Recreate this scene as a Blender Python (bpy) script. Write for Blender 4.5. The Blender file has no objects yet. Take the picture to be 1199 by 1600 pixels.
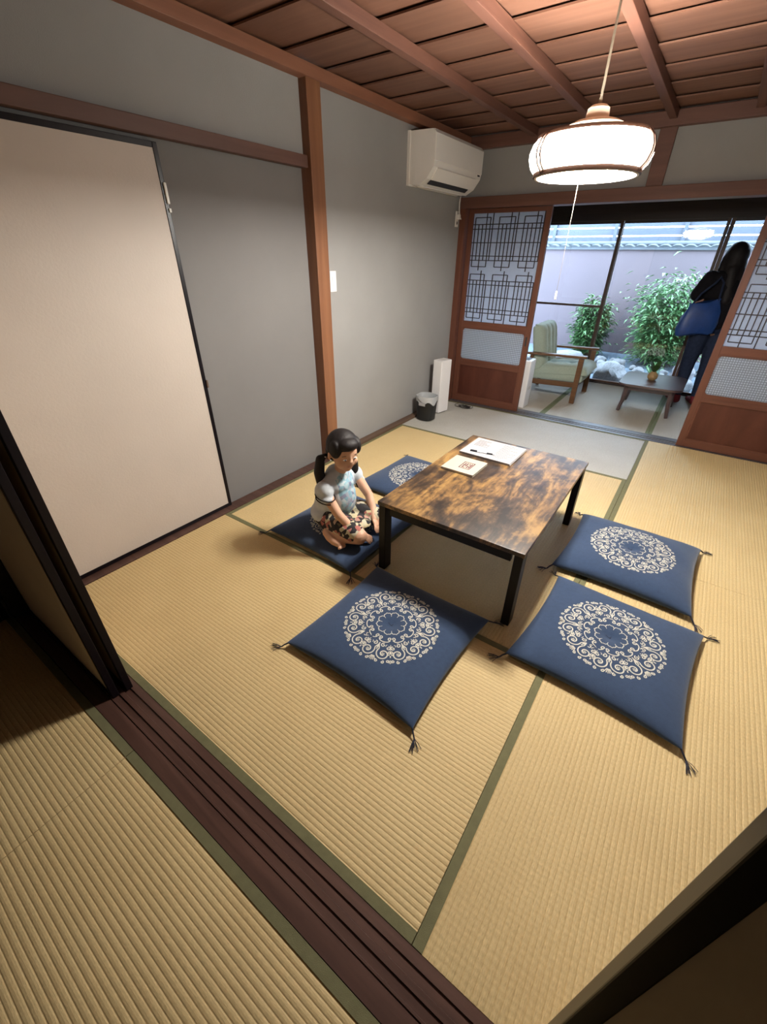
import bpy, bmesh, math, random
from mathutils import Vector, Matrix, noise
R = math.radians
random.seed(7)
scn = bpy.context.scene
COL = scn.collection

# ------------------------------------------------------------------ camera
cam_d = bpy.data.cameras.new('camera'); cam = bpy.data.objects.new('camera', cam_d); COL.objects.link(cam)
cam_d.sensor_fit = 'HORIZONTAL'; cam_d.sensor_width = 36.0
cam_d.lens = 656.28 * 36.0 / 1199.0
cam_d.clip_start = 0.02
yaw, pitch, roll = -0.608594, -0.552486, 0.010689
fw = Vector((math.sin(yaw)*math.cos(pitch), math.cos(yaw)*math.cos(pitch), math.sin(pitch)))
r0 = Vector((math.cos(yaw), -math.sin(yaw), 0)); u0 = r0.cross(fw)
rr = math.cos(roll)*r0 + math.sin(roll)*u0; uu = -math.sin(roll)*r0 + math.cos(roll)*u0
M4 = Matrix((rr, uu, -fw)).transposed().to_4x4(); M4.translation = Vector((2.01985, -0.28922, 1.35704))
cam.matrix_world = M4
scn.camera = cam

# ------------------------------------------------------------------ world: soft overcast daylight over the garden
wd = bpy.data.worlds.new('sky'); scn.world = wd; wd.use_nodes = True
bg = wd.node_tree.nodes['Background']
bg.inputs['Color'].default_value = (0.62, 0.80, 1.0, 1); bg.inputs['Strength'].default_value = 22.0
scn.view_settings.view_transform = 'Standard'; scn.view_settings.look = 'None'
scn.view_settings.gamma = 1.0; scn.view_settings.use_curve_mapping = False
scn.view_settings.exposure = 0.0
scn.cycles.use_denoising = True
scn.cycles.max_bounces = 10; scn.cycles.diffuse_bounces = 5; scn.cycles.transparent_max_bounces = 12
scn.cycles.sample_clamp_indirect = 6.0
scn.cycles.caustics_reflective = False; scn.cycles.caustics_refractive = False

LAMP = Vector((1.476, 1.806, 0))
LAMP_L, LAMP_COL = 980.0, (1.0, 0.965, 0.89)   # radiance of the ring tube

# ------------------------------------------------------------------ materials
MATS = {}
def newmat(name):
    m = bpy.data.materials.new(name); m.use_nodes = True
    nt = m.node_tree; b = nt.nodes['Principled BSDF']; MATS[name] = m
    return m, nt, b
def N(nt, t, **kw):
    n = nt.nodes.new(t)
    for k, v in kw.items(): setattr(n, k, v)
    return n
def coords(nt, scale=(1,1,1), kind='Object'):
    tc = N(nt, 'ShaderNodeTexCoord'); mp = N(nt, 'ShaderNodeMapping'); mp.inputs['Scale'].default_value = scale
    nt.links.new(tc.outputs[kind], mp.inputs['Vector']); return mp.outputs['Vector']
def noisetex(nt, vec, scale, detail=4, rough=.55, dist=0):
    n = N(nt, 'ShaderNodeTexNoise'); n.inputs['Scale'].default_value = scale; n.inputs['Detail'].default_value = detail
    n.inputs['Roughness'].default_value = rough; n.inputs['Distortion'].default_value = dist
    nt.links.new(vec, n.inputs['Vector']); return n.outputs['Fac']
def ramp(nt, fac, stops):
    n = N(nt, 'ShaderNodeValToRGB'); e = n.color_ramp.elements
    while len(e) < len(stops): e.new(.5)
    for i, (p, c) in enumerate(stops): e[i].position = p; e[i].color = (*c, 1)
    nt.links.new(fac, n.inputs['Fac']); return n.outputs['Color']
def bump(nt, b, h, strength=.2, dist=.002):
    n = N(nt, 'ShaderNodeBump'); n.inputs['Strength'].default_value = strength; n.inputs['Distance'].default_value = dist
    nt.links.new(h, n.inputs['Height']); nt.links.new(n.outputs['Normal'], b.inputs['Normal'])
def mul(c, k): return tuple(x*k for x in c)
def plain(name, c, rough=.6, var=.12, nscale=9, bs=.15, bscale=120, metal=0, spec=.5, scale=(1,1,1), sheen=0):
    m, nt, b = newmat(name)
    v = coords(nt, scale)
    f = noisetex(nt, v, nscale)
    nt.links.new(ramp(nt, f, [(.25, mul(c, 1-var)), (.75, mul(c, 1+var))]), b.inputs['Base Color'])
    b.inputs['Roughness'].default_value = rough; b.inputs['Metallic'].default_value = metal
    b.inputs['Specular IOR Level'].default_value = spec
    if sheen: b.inputs['Sheen Weight'].default_value = sheen
    if bs: bump(nt, b, noisetex(nt, v, bscale, 3), bs)
    return m
def wood(name, c1, c2, axis, rough=.5, k=22, stretch=.06, spec=.4, rnd=0.0):
    m, nt, b = newmat(name)
    s = [1, 1, 1]; s['xyz'.index(axis)] = stretch
    v = coords(nt, tuple(s))
    if rnd:
        oi = N(nt, 'ShaderNodeObjectInfo'); va = N(nt, 'ShaderNodeVectorMath', operation='ADD')
        ml = N(nt, 'ShaderNodeMath', operation='MULTIPLY'); ml.inputs[1].default_value = 37.0
        nt.links.new(oi.outputs['Random'], ml.inputs[0]); nt.links.new(v, va.inputs[0]); nt.links.new(ml.outputs[0], va.inputs[1]); v = va.outputs[0]
    f = noisetex(nt, v, k, 6, .6, .6)
    col = ramp(nt, f, [(.3, c1), (.55, tuple((a+b2)/2 for a, b2 in zip(c1, c2))), (.72, c2)])
    if rnd:
        hs = N(nt, 'ShaderNodeHueSaturation'); mr = N(nt, 'ShaderNodeMapRange')
        mr.inputs['To Min'].default_value = 1-rnd; mr.inputs['To Max'].default_value = 1+rnd
        nt.links.new(oi.outputs['Random'], mr.inputs['Value']); nt.links.new(mr.outputs[0], hs.inputs['Value']); nt.links.new(col, hs.inputs['Color']); col = hs.outputs['Color']
    nt.links.new(col, b.inputs['Base Color'])
    b.inputs['Roughness'].default_value = rough; b.inputs['Specular IOR Level'].default_value = spec
    bump(nt, b, f, .12, .002)
    return m

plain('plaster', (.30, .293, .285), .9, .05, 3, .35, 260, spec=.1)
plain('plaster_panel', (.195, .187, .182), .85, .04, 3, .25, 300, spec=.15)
plain('fusuma_paper', (.54, .47, .41), .55, .03, 5, .35, 90, spec=.35)
plain('fusuma_paper_dim', (.58, .47, .36), .8, .05, 5, .2, 90, spec=.2)
plain('lacquer', (.006, .004, .006), .30, .2, 10, 0, spec=.22)
wood('cedar_x', (.130, .056, .033), (.205, .10, .064), 'x', .6, 14, .05, rnd=.16)
wood('batten_wood', (.088, .036, .024), (.15, .066, .043), 'y', .55, 20)
wood('rail_wood_y', (.20, .082, .046), (.29, .125, .07), 'y', .55, 20)
wood('rail_wood_x', (.11, .048, .034), (.17, .077, .053), 'x', .55, 20)
wood('post_wood', (.17, .066, .030), (.26, .118, .055), 'z', .5, 16)
wood('lintel_wood_y', (.095, .047, .036), (.15, .076, .058), 'y', .55, 20)
wood('door_wood_x', (.098, .034, .020), (.165, .062, .036), 'x', .45, 18)
wood('door_wood_z', (.098, .034, .020), (.165, .062, .036), 'z', .45, 18)
wood('door_board', (.062, .017, .010), (.105, .033, .02), 'z', .4, 7, .25)
wood('sill_wood', (.055, .026, .02), (.115, .058, .043), 'x', .38, 26)
wood('far_sill_wood', (.05, .042, .045), (.095, .08, .08), 'x', .35, 26)
wood('base_wood', (.095, .055, .036), (.15, .09, .06), 'y', .5, 26)
wood('dark_wood', (.022, .014, .012), (.045, .028, .022), 'x', .45, 20)
wood('window_wood', (.06, .03, .02), (.105, .055, .035), 'z', .4, 24)
wood('chair_wood', (.10, .045, .018), (.17, .08, .033), 'x', .4, 24)
wood('coffee_wood', (.055, .032, .034), (.11, .065, .062), 'x', .30, 20, spec=1.0)
plain('table_black', (.006, .005, .006), .4, .2, 20, .05, spec=.22)
plain('white_plastic', (.82, .79, .74), .4, .02, 3, 0)
plain('dark_slot', (.02, .02, .022), .6, .1, 5, 0)
plain('white_box', (.76, .74, .74), .45, .02, 3, 0)
plain('bin_black', (.010, .010, .010), .45, .2, 6, .05)
plain('bag_liner', (.42, .43, .44), .5, .1, 14, .6, 60)
plain('paper', (.34, .328, .33), .8, .02, 4, .05)
plain('paper_edge', (.66, .63, .60), .8, .08, 200, .2, 300)
plain('booklet_cover', (.36, .33, .262), .7, .02, 6, .05)
plain('maroon_ink', (.10, .02, .03), .8, .1, 30, 0)
plain('grey_ink', (.13, .125, .14), .8, .1, 30, 0)
plain('pen_black', (.012, .012, .018), .3, .1, 9, 0)
plain('pen_clear', (.62, .62, .66), .2, .05, 9, 0)
plain('cable_black', (.012, .012, .012), .5, .1, 9, 0)
plain('zabuton', (.030, .052, .105), .85, .10, 60, .35, 420, spec=.15, sheen=.25)
plain('embroidery', (.56, .54, .47), .7, .08, 90, .3, 500, spec=.2)
plain('tassel_thread', (.012, .014, .03), .8, .2, 90, .2)
plain('heri', (.155, .145, .075), .8, .10, 40, .4, 700, spec=.15)
plain('heri_pale', (.19, .21, .12), .8, .10, 40, .4, 700, spec=.15)
plain('green_fabric', (.34, .395, .32), .95, .07, 60, .5, 420, spec=.1, sheen=.2)
plain('skin', (.60, .34, .22), .55, .04, 20, .1, 200)
plain('skin_shade', (.42, .20, .13), .6, .04, 20, 0)
plain('black_hair', (.010, .007, .007), .6, .3, 60, .6, 160, spec=.3, scale=(1, 1, .12))
plain('shirt_print', (.22, .40, .50), .8, .35, 28, .2, spec=.15)
plain('lip', (.50, .17, .14), .5, .05, 20, 0)
plain('eye_dark', (.012, .008, .007), .2, .1, 20, 0)
plain('eye_white', (.75, .72, .68), .3, .02, 20, 0)
plain('black_cloth', (.010, .009, .011), .9, .2, 30, .3, 200, spec=.1)
plain('jeans', (.022, .030, .058), .9, .2, 40, .3, 400, spec=.1)
plain('blue_bag', (.010, .045, .19), .45, .2, 14, .3, 60)
plain('red_sock', (.20, .015, .02), .85, .15, 40, .3, 300)
plain('garden_plaster', (.106, .088, .097), .9, .04, 2, .2, 90, spec=.1)
plain('coping_grey', (.048, .058, .066), .7, .25, 14, .4, 60)
plain('louver_paint', (.050, .062, .082), .6, .06, 6, .1)
plain('rock', (.13, .136, .14), .85, .42, 9, 1.0, 24, spec=.2)
plain('rock_dark', (.12, .12, .13), .85, .4, 7, .8, 28, spec=.2)
plain('gravel', (.07, .10, .13), .9, .45, 60, 1.0, 70)
plain('leaf', (.045, .115, .034), .45, .35, 5, .1, 60)
plain('leaf_light', (.088, .20, .075), .45, .3, 5, .1, 60)
plain('leaf_pot', (.035, .09, .025), .45, .3, 9, .1, 60)
plain('twig', (.10, .06, .035), .8, .3, 30, .5, 60)
plain('gourd', (.36, .23, .10), .6, .35, 40, .5, 90)
plain('lamp_wood', (.055, .020, .009), .5, .15, 30, .1)
plain('lamp_cream', (.70, .62, .50), .45, .03, 6, 0)
plain('cord_cream', (.20, .17, .13), .6, .05, 20, 0)
plain('room_grey', (.30, .285, .265), .9, .05, 3, .2, 200, spec=.1)
plain('sun_ceiling', (.20, .12, .08), .8, .2, 10, .1)
plain('concrete', (.3, .28, .26), .9, .1, 8, .2)

# tatami: rush weave with small notches along each ridge
def tatami_mat(name, c, axis):
    m, nt, b = newmat(name)
    v = coords(nt, (1, 1, 1))
    big = noisetex(nt, v, 3.0, 3)
    s = (55, 260, 55) if axis == 'y' else (260, 55, 55)
    v2 = coords(nt, s if False else ((9, 1.4, 1) if axis == 'y' else (1.4, 9, 1)))
    fine = noisetex(nt, v2, 60, 3, .7)
    col = ramp(nt, fine, [(.3, mul(c, .80)), (.72, mul(c, 1.14))])
    col2 = ramp(nt, big, [(.3, (.92, .90, .87)), (.7, (1, 1, 1))])
    mx = N(nt, 'ShaderNodeMix', data_type='RGBA', blend_type='MULTIPLY'); mx.inputs['Factor'].default_value = 1
    nt.links.new(col, mx.inputs['A']); nt.links.new(col2, mx.inputs['B'])
    nt.links.new(mx.outputs['Result'], b.inputs['Base Color'])
    b.inputs['Roughness'].default_value = .62; b.inputs['Specular IOR Level'].default_value = .28
    w = N(nt, 'ShaderNodeTexWave', wave_type='BANDS', bands_direction='Y' if axis == 'y' else 'X', wave_profile='SIN')
    w.inputs['Scale'].default_value = 20; w.inputs['Distortion'].default_value = 2.5; w.inputs['Detail'].default_value = 2; w.inputs['Detail Scale'].default_value = 3
    nt.links.new(v, w.inputs['Vector'])
    ad = N(nt, 'ShaderNodeMath', operation='ADD'); nt.links.new(w.outputs['Fac'], ad.inputs[0]); nt.links.new(fine, ad.inputs[1])
    bump(nt, b, ad.outputs[0], .22, .0015)
    return m
TAT = (.60, .448, .225)
tatami_mat('tatami_x', TAT, 'x'); tatami_mat('tatami_y', TAT, 'y')
tatami_mat('tatami_daylit_x', (.45, .435, .40), 'x'); tatami_mat('tatami_pale_y', (.50, .45, .37), 'y')  # far mat (x): window daylight sheen put into its greyer colour

# rustic table top
m, nt, b = newmat('table_top')
v = coords(nt, (1, .42, 1)); f1 = noisetex(nt, v, 9.5, 6, .62, .5)
v2 = coords(nt, (1, .08, 1)); f2 = noisetex(nt, v2, 60, 4, .6)
vv = coords(nt, (1, .6, 1)); f3 = noisetex(nt, vv, 26, 3, .6, .3)
ad = N(nt, 'ShaderNodeMath', operation='MULTIPLY_ADD'); ad.inputs[1].default_value = .30; nt.links.new(f2, ad.inputs[0]); nt.links.new(f1, ad.inputs[2])
ad2 = N(nt, 'ShaderNodeMath', operation='MULTIPLY_ADD'); ad2.inputs[1].default_value = .28; nt.links.new(f3, ad2.inputs[0]); nt.links.new(ad.outputs[0], ad2.inputs[2])
nt.links.new(ramp(nt, ad2.outputs[0], [(.66, (.022, .014, .010)), (.76, (.06, .035, .020)), (.85, (.17, .092, .034)), (.96, (.30, .175, .060))]), b.inputs['Base Color'])
b.inputs['Roughness'].default_value = .36; bump(nt, b, f2, .08)

# shoji paper: lets daylight through
def translucent(name, c, mixf=.5, grid=None, rough=.5):
    m = bpy.data.materials.new(name); m.use_nodes = True; MATS[name] = m; nt = m.node_tree
    out = nt.nodes['Material Output']; b = nt.nodes['Principled BSDF']; b.inputs['Roughness'].default_value = rough
    t = N(nt, 'ShaderNodeBsdfTranslucent'); mx = N(nt, 'ShaderNodeMixShader'); mx.inputs[0].default_value = mixf
    v = coords(nt); f = noisetex(nt, v, 30, 3)
    col = ramp(nt, f, [(.3, mul(c, .95)), (.7, c)])
    if grid:
        sx = N(nt, 'ShaderNodeSeparateXYZ'); nt.links.new(v, sx.inputs[0]); outs = []
        for ax in ('X', 'Z'):
            a = N(nt, 'ShaderNodeMath', operation='MULTIPLY'); a.inputs[1].default_value = 2*math.pi/grid; nt.links.new(sx.outputs[ax], a.inputs[0])
            s = N(nt, 'ShaderNodeMath', operation='SINE'); nt.links.new(a.outputs[0], s.inputs[0]); outs.append(s)
        mn = N(nt, 'ShaderNodeMath', operation='MINIMUM'); nt.links.new(outs[0].outputs[0], mn.inputs[0]); nt.links.new(outs[1].outputs[0], mn.inputs[1])
        mr = N(nt, 'ShaderNodeMapRange'); mr.inputs['From Min'].default_value = -.75; mr.inputs['From Max'].default_value = .2
        nt.links.new(mn.outputs[0], mr.inputs['Value'])
        col = ramp(nt, mr.outputs[0], [(.0, mul(c, .5)), (1.0, c)])
        bump(nt, b, mr.outputs[0], .5, .003)
    nt.links.new(col, b.inputs['Base Color']); nt.links.new(col, t.inputs['Color'])
    nt.links.new(b.outputs[0], mx.inputs[1]); nt.links.new(t.outputs[0], mx.inputs[2]); nt.links.new(mx.outputs[0], out.inputs[0])
    return m
translucent('shoji_paper', (.86, .89, .96), .82, rough=.8)
translucent('patterned_glass', (.86, .88, .92), .72, grid=.0165, rough=.25)

# clear window glass
m = bpy.data.materials.new('window_glass'); m.use_nodes = True; MATS['window_glass'] = m; nt = m.node_tree
out = nt.nodes['Material Output']; nt.nodes.remove(nt.nodes['Principled BSDF'])
fr = N(nt, 'ShaderNodeFresnel'); fr.inputs['IOR'].default_value = 1.45
tr = N(nt, 'ShaderNodeBsdfTransparent'); gl = N(nt, 'ShaderNodeBsdfGlossy'); gl.inputs['Roughness'].default_value = .02
n1 = noisetex(nt, coords(nt), 2.0, 2)
nt.links.new(ramp(nt, n1, [(.3, (.97, .985, 1)), (.7, (.98, .99, 1))]), tr.inputs['Color'])
mx = N(nt, 'ShaderNodeMixShader'); nt.links.new(fr.outputs[0], mx.inputs[0]); nt.links.new(tr.outputs[0], mx.inputs[1]); nt.links.new(gl.outputs[0], mx.inputs[2]); nt.links.new(mx.outputs[0], out.inputs[0])

def emitter(name, c, s, base=(.8, .78, .74)):
    m, nt, b = newmat(name)
    f = noisetex(nt, coords(nt), 8, 2)
    nt.links.new(ramp(nt, f, [(.3, mul(base, .97)), (.7, base)]), b.inputs['Base Color'])
    b.inputs['Emission Color'].default_value = (*c, 1); b.inputs['Emission Strength'].default_value = s; b.inputs['Roughness'].default_value = .6
    return m
emitter('lamp_shade_lit', (1.0, .96, .87), 52.0)
emitter('lamp_tube_lit', LAMP_COL, LAMP_L)

# child's top: grey blue cloth with a light blue print on the chest (flat print in the cloth)
m, nt, b = newmat('child_shirt')
v = coords(nt); sx_ = N(nt, 'ShaderNodeSeparateXYZ'); nt.links.new(v, sx_.inputs[0])
ab = N(nt, 'ShaderNodeMath', operation='ABSOLUTE'); nt.links.new(sx_.outputs['Y'], ab.inputs[0])
g1 = N(nt, 'ShaderNodeMath', operation='GREATER_THAN'); nt.links.new(sx_.outputs['X'], g1.inputs[0]); g1.inputs[1].default_value = .045
g2 = N(nt, 'ShaderNodeMath', operation='LESS_THAN'); nt.links.new(ab.outputs[0], g2.inputs[0]); g2.inputs[1].default_value = .062
g3 = N(nt, 'ShaderNodeMath', operation='MULTIPLY'); nt.links.new(g1.outputs[0], g3.inputs[0]); nt.links.new(g2.outputs[0], g3.inputs[1])
vo = N(nt, 'ShaderNodeTexVoronoi'); vo.inputs['Scale'].default_value = 55; nt.links.new(v, vo.inputs['Vector'])
sc_ = N(nt, 'ShaderNodeSeparateColor'); nt.links.new(vo.outputs['Color'], sc_.inputs[0])
pc = ramp(nt, sc_.outputs[0], [(0, (.20, .36, .45)), (.35, (.30, .46, .52)), (.6, (.52, .56, .58)), (.86, (.18, .20, .30)), (.97, (.45, .42, .44))])
bc = ramp(nt, noisetex(nt, v, 30), [(.3, (.50, .53, .565)), (.7, (.56, .59, .62))])
mx = N(nt, 'ShaderNodeMix', data_type='RGBA'); nt.links.new(g3.outputs[0], mx.inputs['Factor']); nt.links.new(bc, mx.inputs['A']); nt.links.new(pc, mx.inputs['B'])
nt.links.new(mx.outputs['Result'], b.inputs['Base Color']); b.inputs['Roughness'].default_value = .85; bump(nt, b, noisetex(nt, v, 40, 3), .4, .004)

# printed shorts cloth
m, nt, b = newmat('shorts_print')
vo = N(nt, 'ShaderNodeTexVoronoi'); vo.inputs['Scale'].default_value = 46; nt.links.new(coords(nt), vo.inputs['Vector'])
sp = N(nt, 'ShaderNodeSeparateColor'); nt.links.new(vo.outputs['Color'], sp.inputs[0])
nt.links.new(ramp(nt, sp.outputs[0], [(0, (.014, .012, .014)), (.42, (.02, .016, .02)), (.5, (.55, .46, .27)), (.78, (.50, .46, .34)), (.9, (.36, .12, .10))]), b.inputs['Base Color'])
nt.nodes[-1] if False else None
b.inputs['Roughness'].default_value = .85

# ------------------------------------------------------------------ mesh builder
class MB:
    def __init__(s): s.v = []; s.f = []
    def add(s, vs, fs):
        o = len(s.v); s.v += [tuple(p) for p in vs]; s.f += [tuple(i+o for i in f) for f in fs]; return s
    def box(s, x0, x1, y0, y1, z0, z1, bev=0.0):
        if bev <= 0:
            vs = [(x, y, z) for z in (z0, z1) for y in (y0, y1) for x in (x0, x1)]
            return s.add(vs, [(0,2,3,1),(4,5,7,6),(0,1,5,4),(2,6,7,3),(0,4,6,2),(1,3,7,5)])
        bm = bmesh.new(); bmesh.ops.create_cube(bm, size=1)
        for q in bm.verts: q.co = Vector(((x0+x1)/2+q.co.x*(x1-x0), (y0+y1)/2+q.co.y*(y1-y0), (z0+z1)/2+q.co.z*(z1-z0)))
        bmesh.ops.bevel(bm, geom=bm.edges[:], offset=bev, segments=2, affect='EDGES', profile=.6)
        return s.bm(bm)
    def bm(s, bm, M=None):
        bm.verts.index_update(); vs = [(M @ q.co if M else q.co) for q in bm.verts]
        s.add(vs, [tuple(q.index for q in f.verts) for f in bm.faces]); bm.free(); return s
    def xf(s, M):
        s.v = [tuple(M @ Vector(p)) for p in s.v]; return s
    def tube(s, pts, r, n=8, caps=True):
        pts = [Vector(p) for p in pts]; m = len(pts); rs = r if isinstance(r, (list, tuple)) else [r]*m
        vs = []; prev = None
        for i, p in enumerate(pts):
            t = (pts[min(i+1, m-1)]-pts[max(i-1, 0)])
            t = t.normalized() if t.length > 1e-9 else Vector((0, 0, 1))
            a = prev if prev is not None else (Vector((0, 0, 1)) if abs(t.z) < .9 else Vector((1, 0, 0)))
            u = (a - t*a.dot(t)).normalized(); w = t.cross(u); prev = u
            vs += [p + rs[i]*(math.cos(2*math.pi*k/n)*u + math.sin(2*math.pi*k/n)*w) for k in range(n)]
        fs = [(i*n+k, i*n+(k+1) % n, (i+1)*n+(k+1) % n, (i+1)*n+k) for i in range(m-1) for k in range(n)]
        if caps: fs += [tuple(range(n))[::-1], tuple(range((m-1)*n, m*n))]
        return s.add(vs, fs)
    def lathe(s, prof, n=32, c=(0, 0, 0), close=False):
        m = len(prof); vs = []
        for r, z in prof: vs += [(c[0]+r*math.cos(2*math.pi*k/n), c[1]+r*math.sin(2*math.pi*k/n), c[2]+z) for k in range(n)]
        fs = [(i*n+k, i*n+(k+1) % n, (i+1)*n+(k+1) % n, (i+1)*n+k) for i in range(m-1) for k in range(n)]
        if close: fs += [((m-1)*n+k, (m-1)*n+(k+1) % n, (k+1) % n, k) for k in range(n)]
        else:
            if prof[0][0] > 1e-5: fs.append(tuple(range(n))[::-1])
            if prof[-1][0] > 1e-5: fs.append(tuple(range((m-1)*n, m*n)))
        return s.add(vs, fs)
    def prism(s, poly, axis, a, b2):   # poly in the two other axes, in order
        n = len(poly)
        def P(p, t):
            return {'x': (t, p[0], p[1]), 'y': (p[0], t, p[1]), 'z': (p[0], p[1], t)}[axis]
        vs = [P(p, a) for p in poly] + [P(p, b2) for p in poly]
        fs = [tuple(range(n))[::-1], tuple(range(n, 2*n))] + [(i, (i+1) % n, n+(i+1) % n, n+i) for i in range(n)]
        return s.add(vs, fs)
    def mesh(s, name, mat, smooth=False, fix=True):
        me = bpy.data.meshes.new(name); me.from_pydata(s.v, [], s.f); me.update()
        if fix:
            bm = bmesh.new(); bm.from_mesh(me); bmesh.ops.recalc_face_normals(bm, faces=bm.faces[:]); bm.to_mesh(me); bm.free()
        me.materials.append(MATS[mat])
        if smooth:
            me.polygons.foreach_set('use_smooth', [True]*len(me.polygons))
            try: me.set_sharp_from_angle(angle=R(42))
            except Exception: pass
        return me
    def build(s, name, mat, parent=None, smooth=False, loc=None, fix=True):
        return link(name, s.mesh(name, mat, smooth, fix), parent, loc)
def link(name, me, parent=None, loc=None, rz=0):
    o = bpy.data.objects.new(name, me); COL.objects.link(o)
    if parent: o.parent = parent
    if loc: o.location = loc
    if rz: o.rotation_euler.z = rz
    return o
def tag(o, label=None, cat=None, group=None, kind=None):
    if label: o['label'] = label
    if cat: o['category'] = cat
    if group: o['group'] = group
    if kind: o['kind'] = kind
    return o
def thing(name, label, cat, loc=(0, 0, 0), rz=0, group=None, kind=None):
    o = bpy.data.objects.new(name, None); COL.objects.link(o); o.empty_display_size = .1
    o.location = loc; o.rotation_euler.z = rz
    return tag(o, label, cat, group, kind)
def copy_tree(o, parent=None):
    c = o.copy(); COL.objects.link(c); c.parent = parent
    for ch in list(o.children): copy_tree(ch, c)
    return c
def B(*a, **k): return MB().box(*a, **k)

# ------------------------------------------------------------------ the setting: floor with tatami mats
floor = tag(B(-.12, 2.99, -3.1, 5.72, -.14, -.045).build('floor', 'concrete'), 'floor of woven straw tatami mats with green cloth borders', 'floor', kind='structure')
HW = .027
def tatami(x0, x1, y0, y1, axis, mat, hmat='heri', ends=(True, True)):
    mb = MB(); W = (y1-y0) if axis == 'x' else (x1-x0); n = max(8, int(round(W/.0146))); prof = []
    for i in range(n):
        for k, h in ((0, -.0016), (.18, -.0005), (.5, 0), (.82, -.0005)): prof.append(((i+k)*W/n, h))
    prof.append((W, -.0016))
    g = .0008
    if axis == 'x':
        a, b2 = x0+g, x1-g; P = lambda t, w, z: (t, y0+g+w*(W-2*g)/W, z)
    else:
        a, b2 = y0+g, y1-g; P = lambda t, w, z: (x0+g+w*(W-2*g)/W, t, z)
    vs = [P(a, w, z) for w, z in prof] + [P(b2, w, z) for w, z in prof]; m = len(prof)
    vs += [P(a, 0, -.045), P(a, W, -.045), P(b2, 0, -.045), P(b2, W, -.045)]
    fs = [(i, i+1, m+i+1, m+i) for i in range(m-1)]
    fs += [tuple(range(m)) + (2*m+1, 2*m), tuple(range(2*m-1, m-1, -1)) + (2*m+2, 2*m+3), (0, m, 2*m+2, 2*m), (m-1, 2*m+1, 2*m+3, 2*m-1), (2*m, 2*m+1, 2*m+3, 2*m+2)]
    mb.add(vs, fs); o = mb.build('tatami_mat', mat, floor)
    for side in (0, 1):
        if not ends[side]: continue
        if axis == 'x':
            yy = (y0+g, y0+HW) if side == 0 else (y1-HW, y1-g); bb = B(x0+g, x1-g, yy[0], yy[1], -.006, .0012, bev=.0008)
        else:
            xx = (x0+g, x0+HW) if side == 0 else (x1-HW, x1-g); bb = B(xx[0], xx[1], y0+g, y1-g, -.006, .0012, bev=.0008)
        bb.build('cloth_border', hmat, o)
    return o
tatami(0, 1.91, 0, .955, 'x', 'tatami_x')
tatami(0, .955, .955, 2.865, 'y', 'tatami_y'); tatami(.955, 1.91, .955, 2.865, 'y', 'tatami_y')
tatami(0, 1.91, 2.865, 3.82, 'x', 'tatami_daylit_x')
tatami(1.91, 2.865, 0, 1.91, 'y', 'tatami_y'); tatami(1.91, 2.865, 1.91, 3.82, 'y', 'tatami_y')
for x in (0, .96, 1.91): tatami(x, .96 if x == 0 else (1.91 if x < 1 else 2.865), 4.0, 5.6, 'y', 'tatami_pale_y', 'heri_pale')
tatami(-.05, .952, -1.09, -.135, 'x', 'tatami_x'); tatami(.952, 2.862, -1.09, -.135, 'x', 'tatami_x')
tatami(-.05, .952, -2.05, -1.09, 'x', 'tatami_x'); tatami(.952, 2.862, -2.05, -1.09, 'x', 'tatami_x')
# door track sill at the near edge, grooved
def sill(name, y0, y1, grooves, mat, label, top=.002):
    pr = [(y0, -.045), (y0, top)]
    for a, b2 in grooves: pr += [(a, top), (a+.001, top-.004), (b2-.001, top-.004), (b2, top)]
    pr += [(y1, top), (y1, -.045)]
    mb = MB(); n = len(pr); x0, x1 = -.05, 2.92
    vs = [(x0, *p) for p in pr] + [(x1, *p) for p in pr]
    mb.add(vs, [(i, (i+1) % n, n+(i+1) % n, n+i) for i in range(n)] + [tuple(range(n)), tuple(range(n, 2*n))[::-1]])
    return tag(mb.build(name, mat), label, 'door sill', kind='structure')
sill('trim_1', -.134, -.001, [(-.090, -.0865), (-.082, -.060), (-.046, -.024)], 'sill_wood', 'dark brown grooved wooden sliding door sill between the two rooms')
sill('trim_2', 3.822, 3.998, [(3.855, 3.878), (3.895, 3.918)], 'far_sill_wood', 'dark grooved threshold under the lattice doors')

# ------------------------------------------------------------------ walls
CZ = 2.165     # ceiling boards
wl = tag(B(-.16, -.06, 2.0, 3.90, -.045, 2.2).build('wall_left', 'plaster'), 'grey plaster left wall carrying the air conditioner', 'wall', kind='structure')
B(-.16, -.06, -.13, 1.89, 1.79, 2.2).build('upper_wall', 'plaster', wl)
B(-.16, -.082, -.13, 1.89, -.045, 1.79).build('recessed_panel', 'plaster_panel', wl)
tag(B(-.10, -.008, 1.893, 2.0, .0, 2.118, bev=.004).build('trim_3', 'post_wood'), 'orange brown knotty wooden post on the left wall', 'post', kind='structure')
tag(B(-.075, -.030, -.13, 1.892, 1.752, 1.807, bev=.003).build('trim_4', 'lintel_wood_y'), 'brown wooden lintel above the cream sliding door', 'lintel', kind='structure')
bl = tag(B(-.06, -.002, 2.001, 3.818, -.04, .020, bev=.003).build('baseboard_left', 'base_wood'), 'low dark brown wooden strip along the left wall', 'baseboard', kind='structure')
B(-.082, -.002, -.0, 1.892, -.04, .004, bev=.002).build('track_board', 'sill_wood', bl)
tag(B(2.92, 3.02, -3.2, 5.72, -.14, 2.32).build('wall_right', 'plaster'), 'grey plaster right wall', 'wall', kind='structure')
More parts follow.
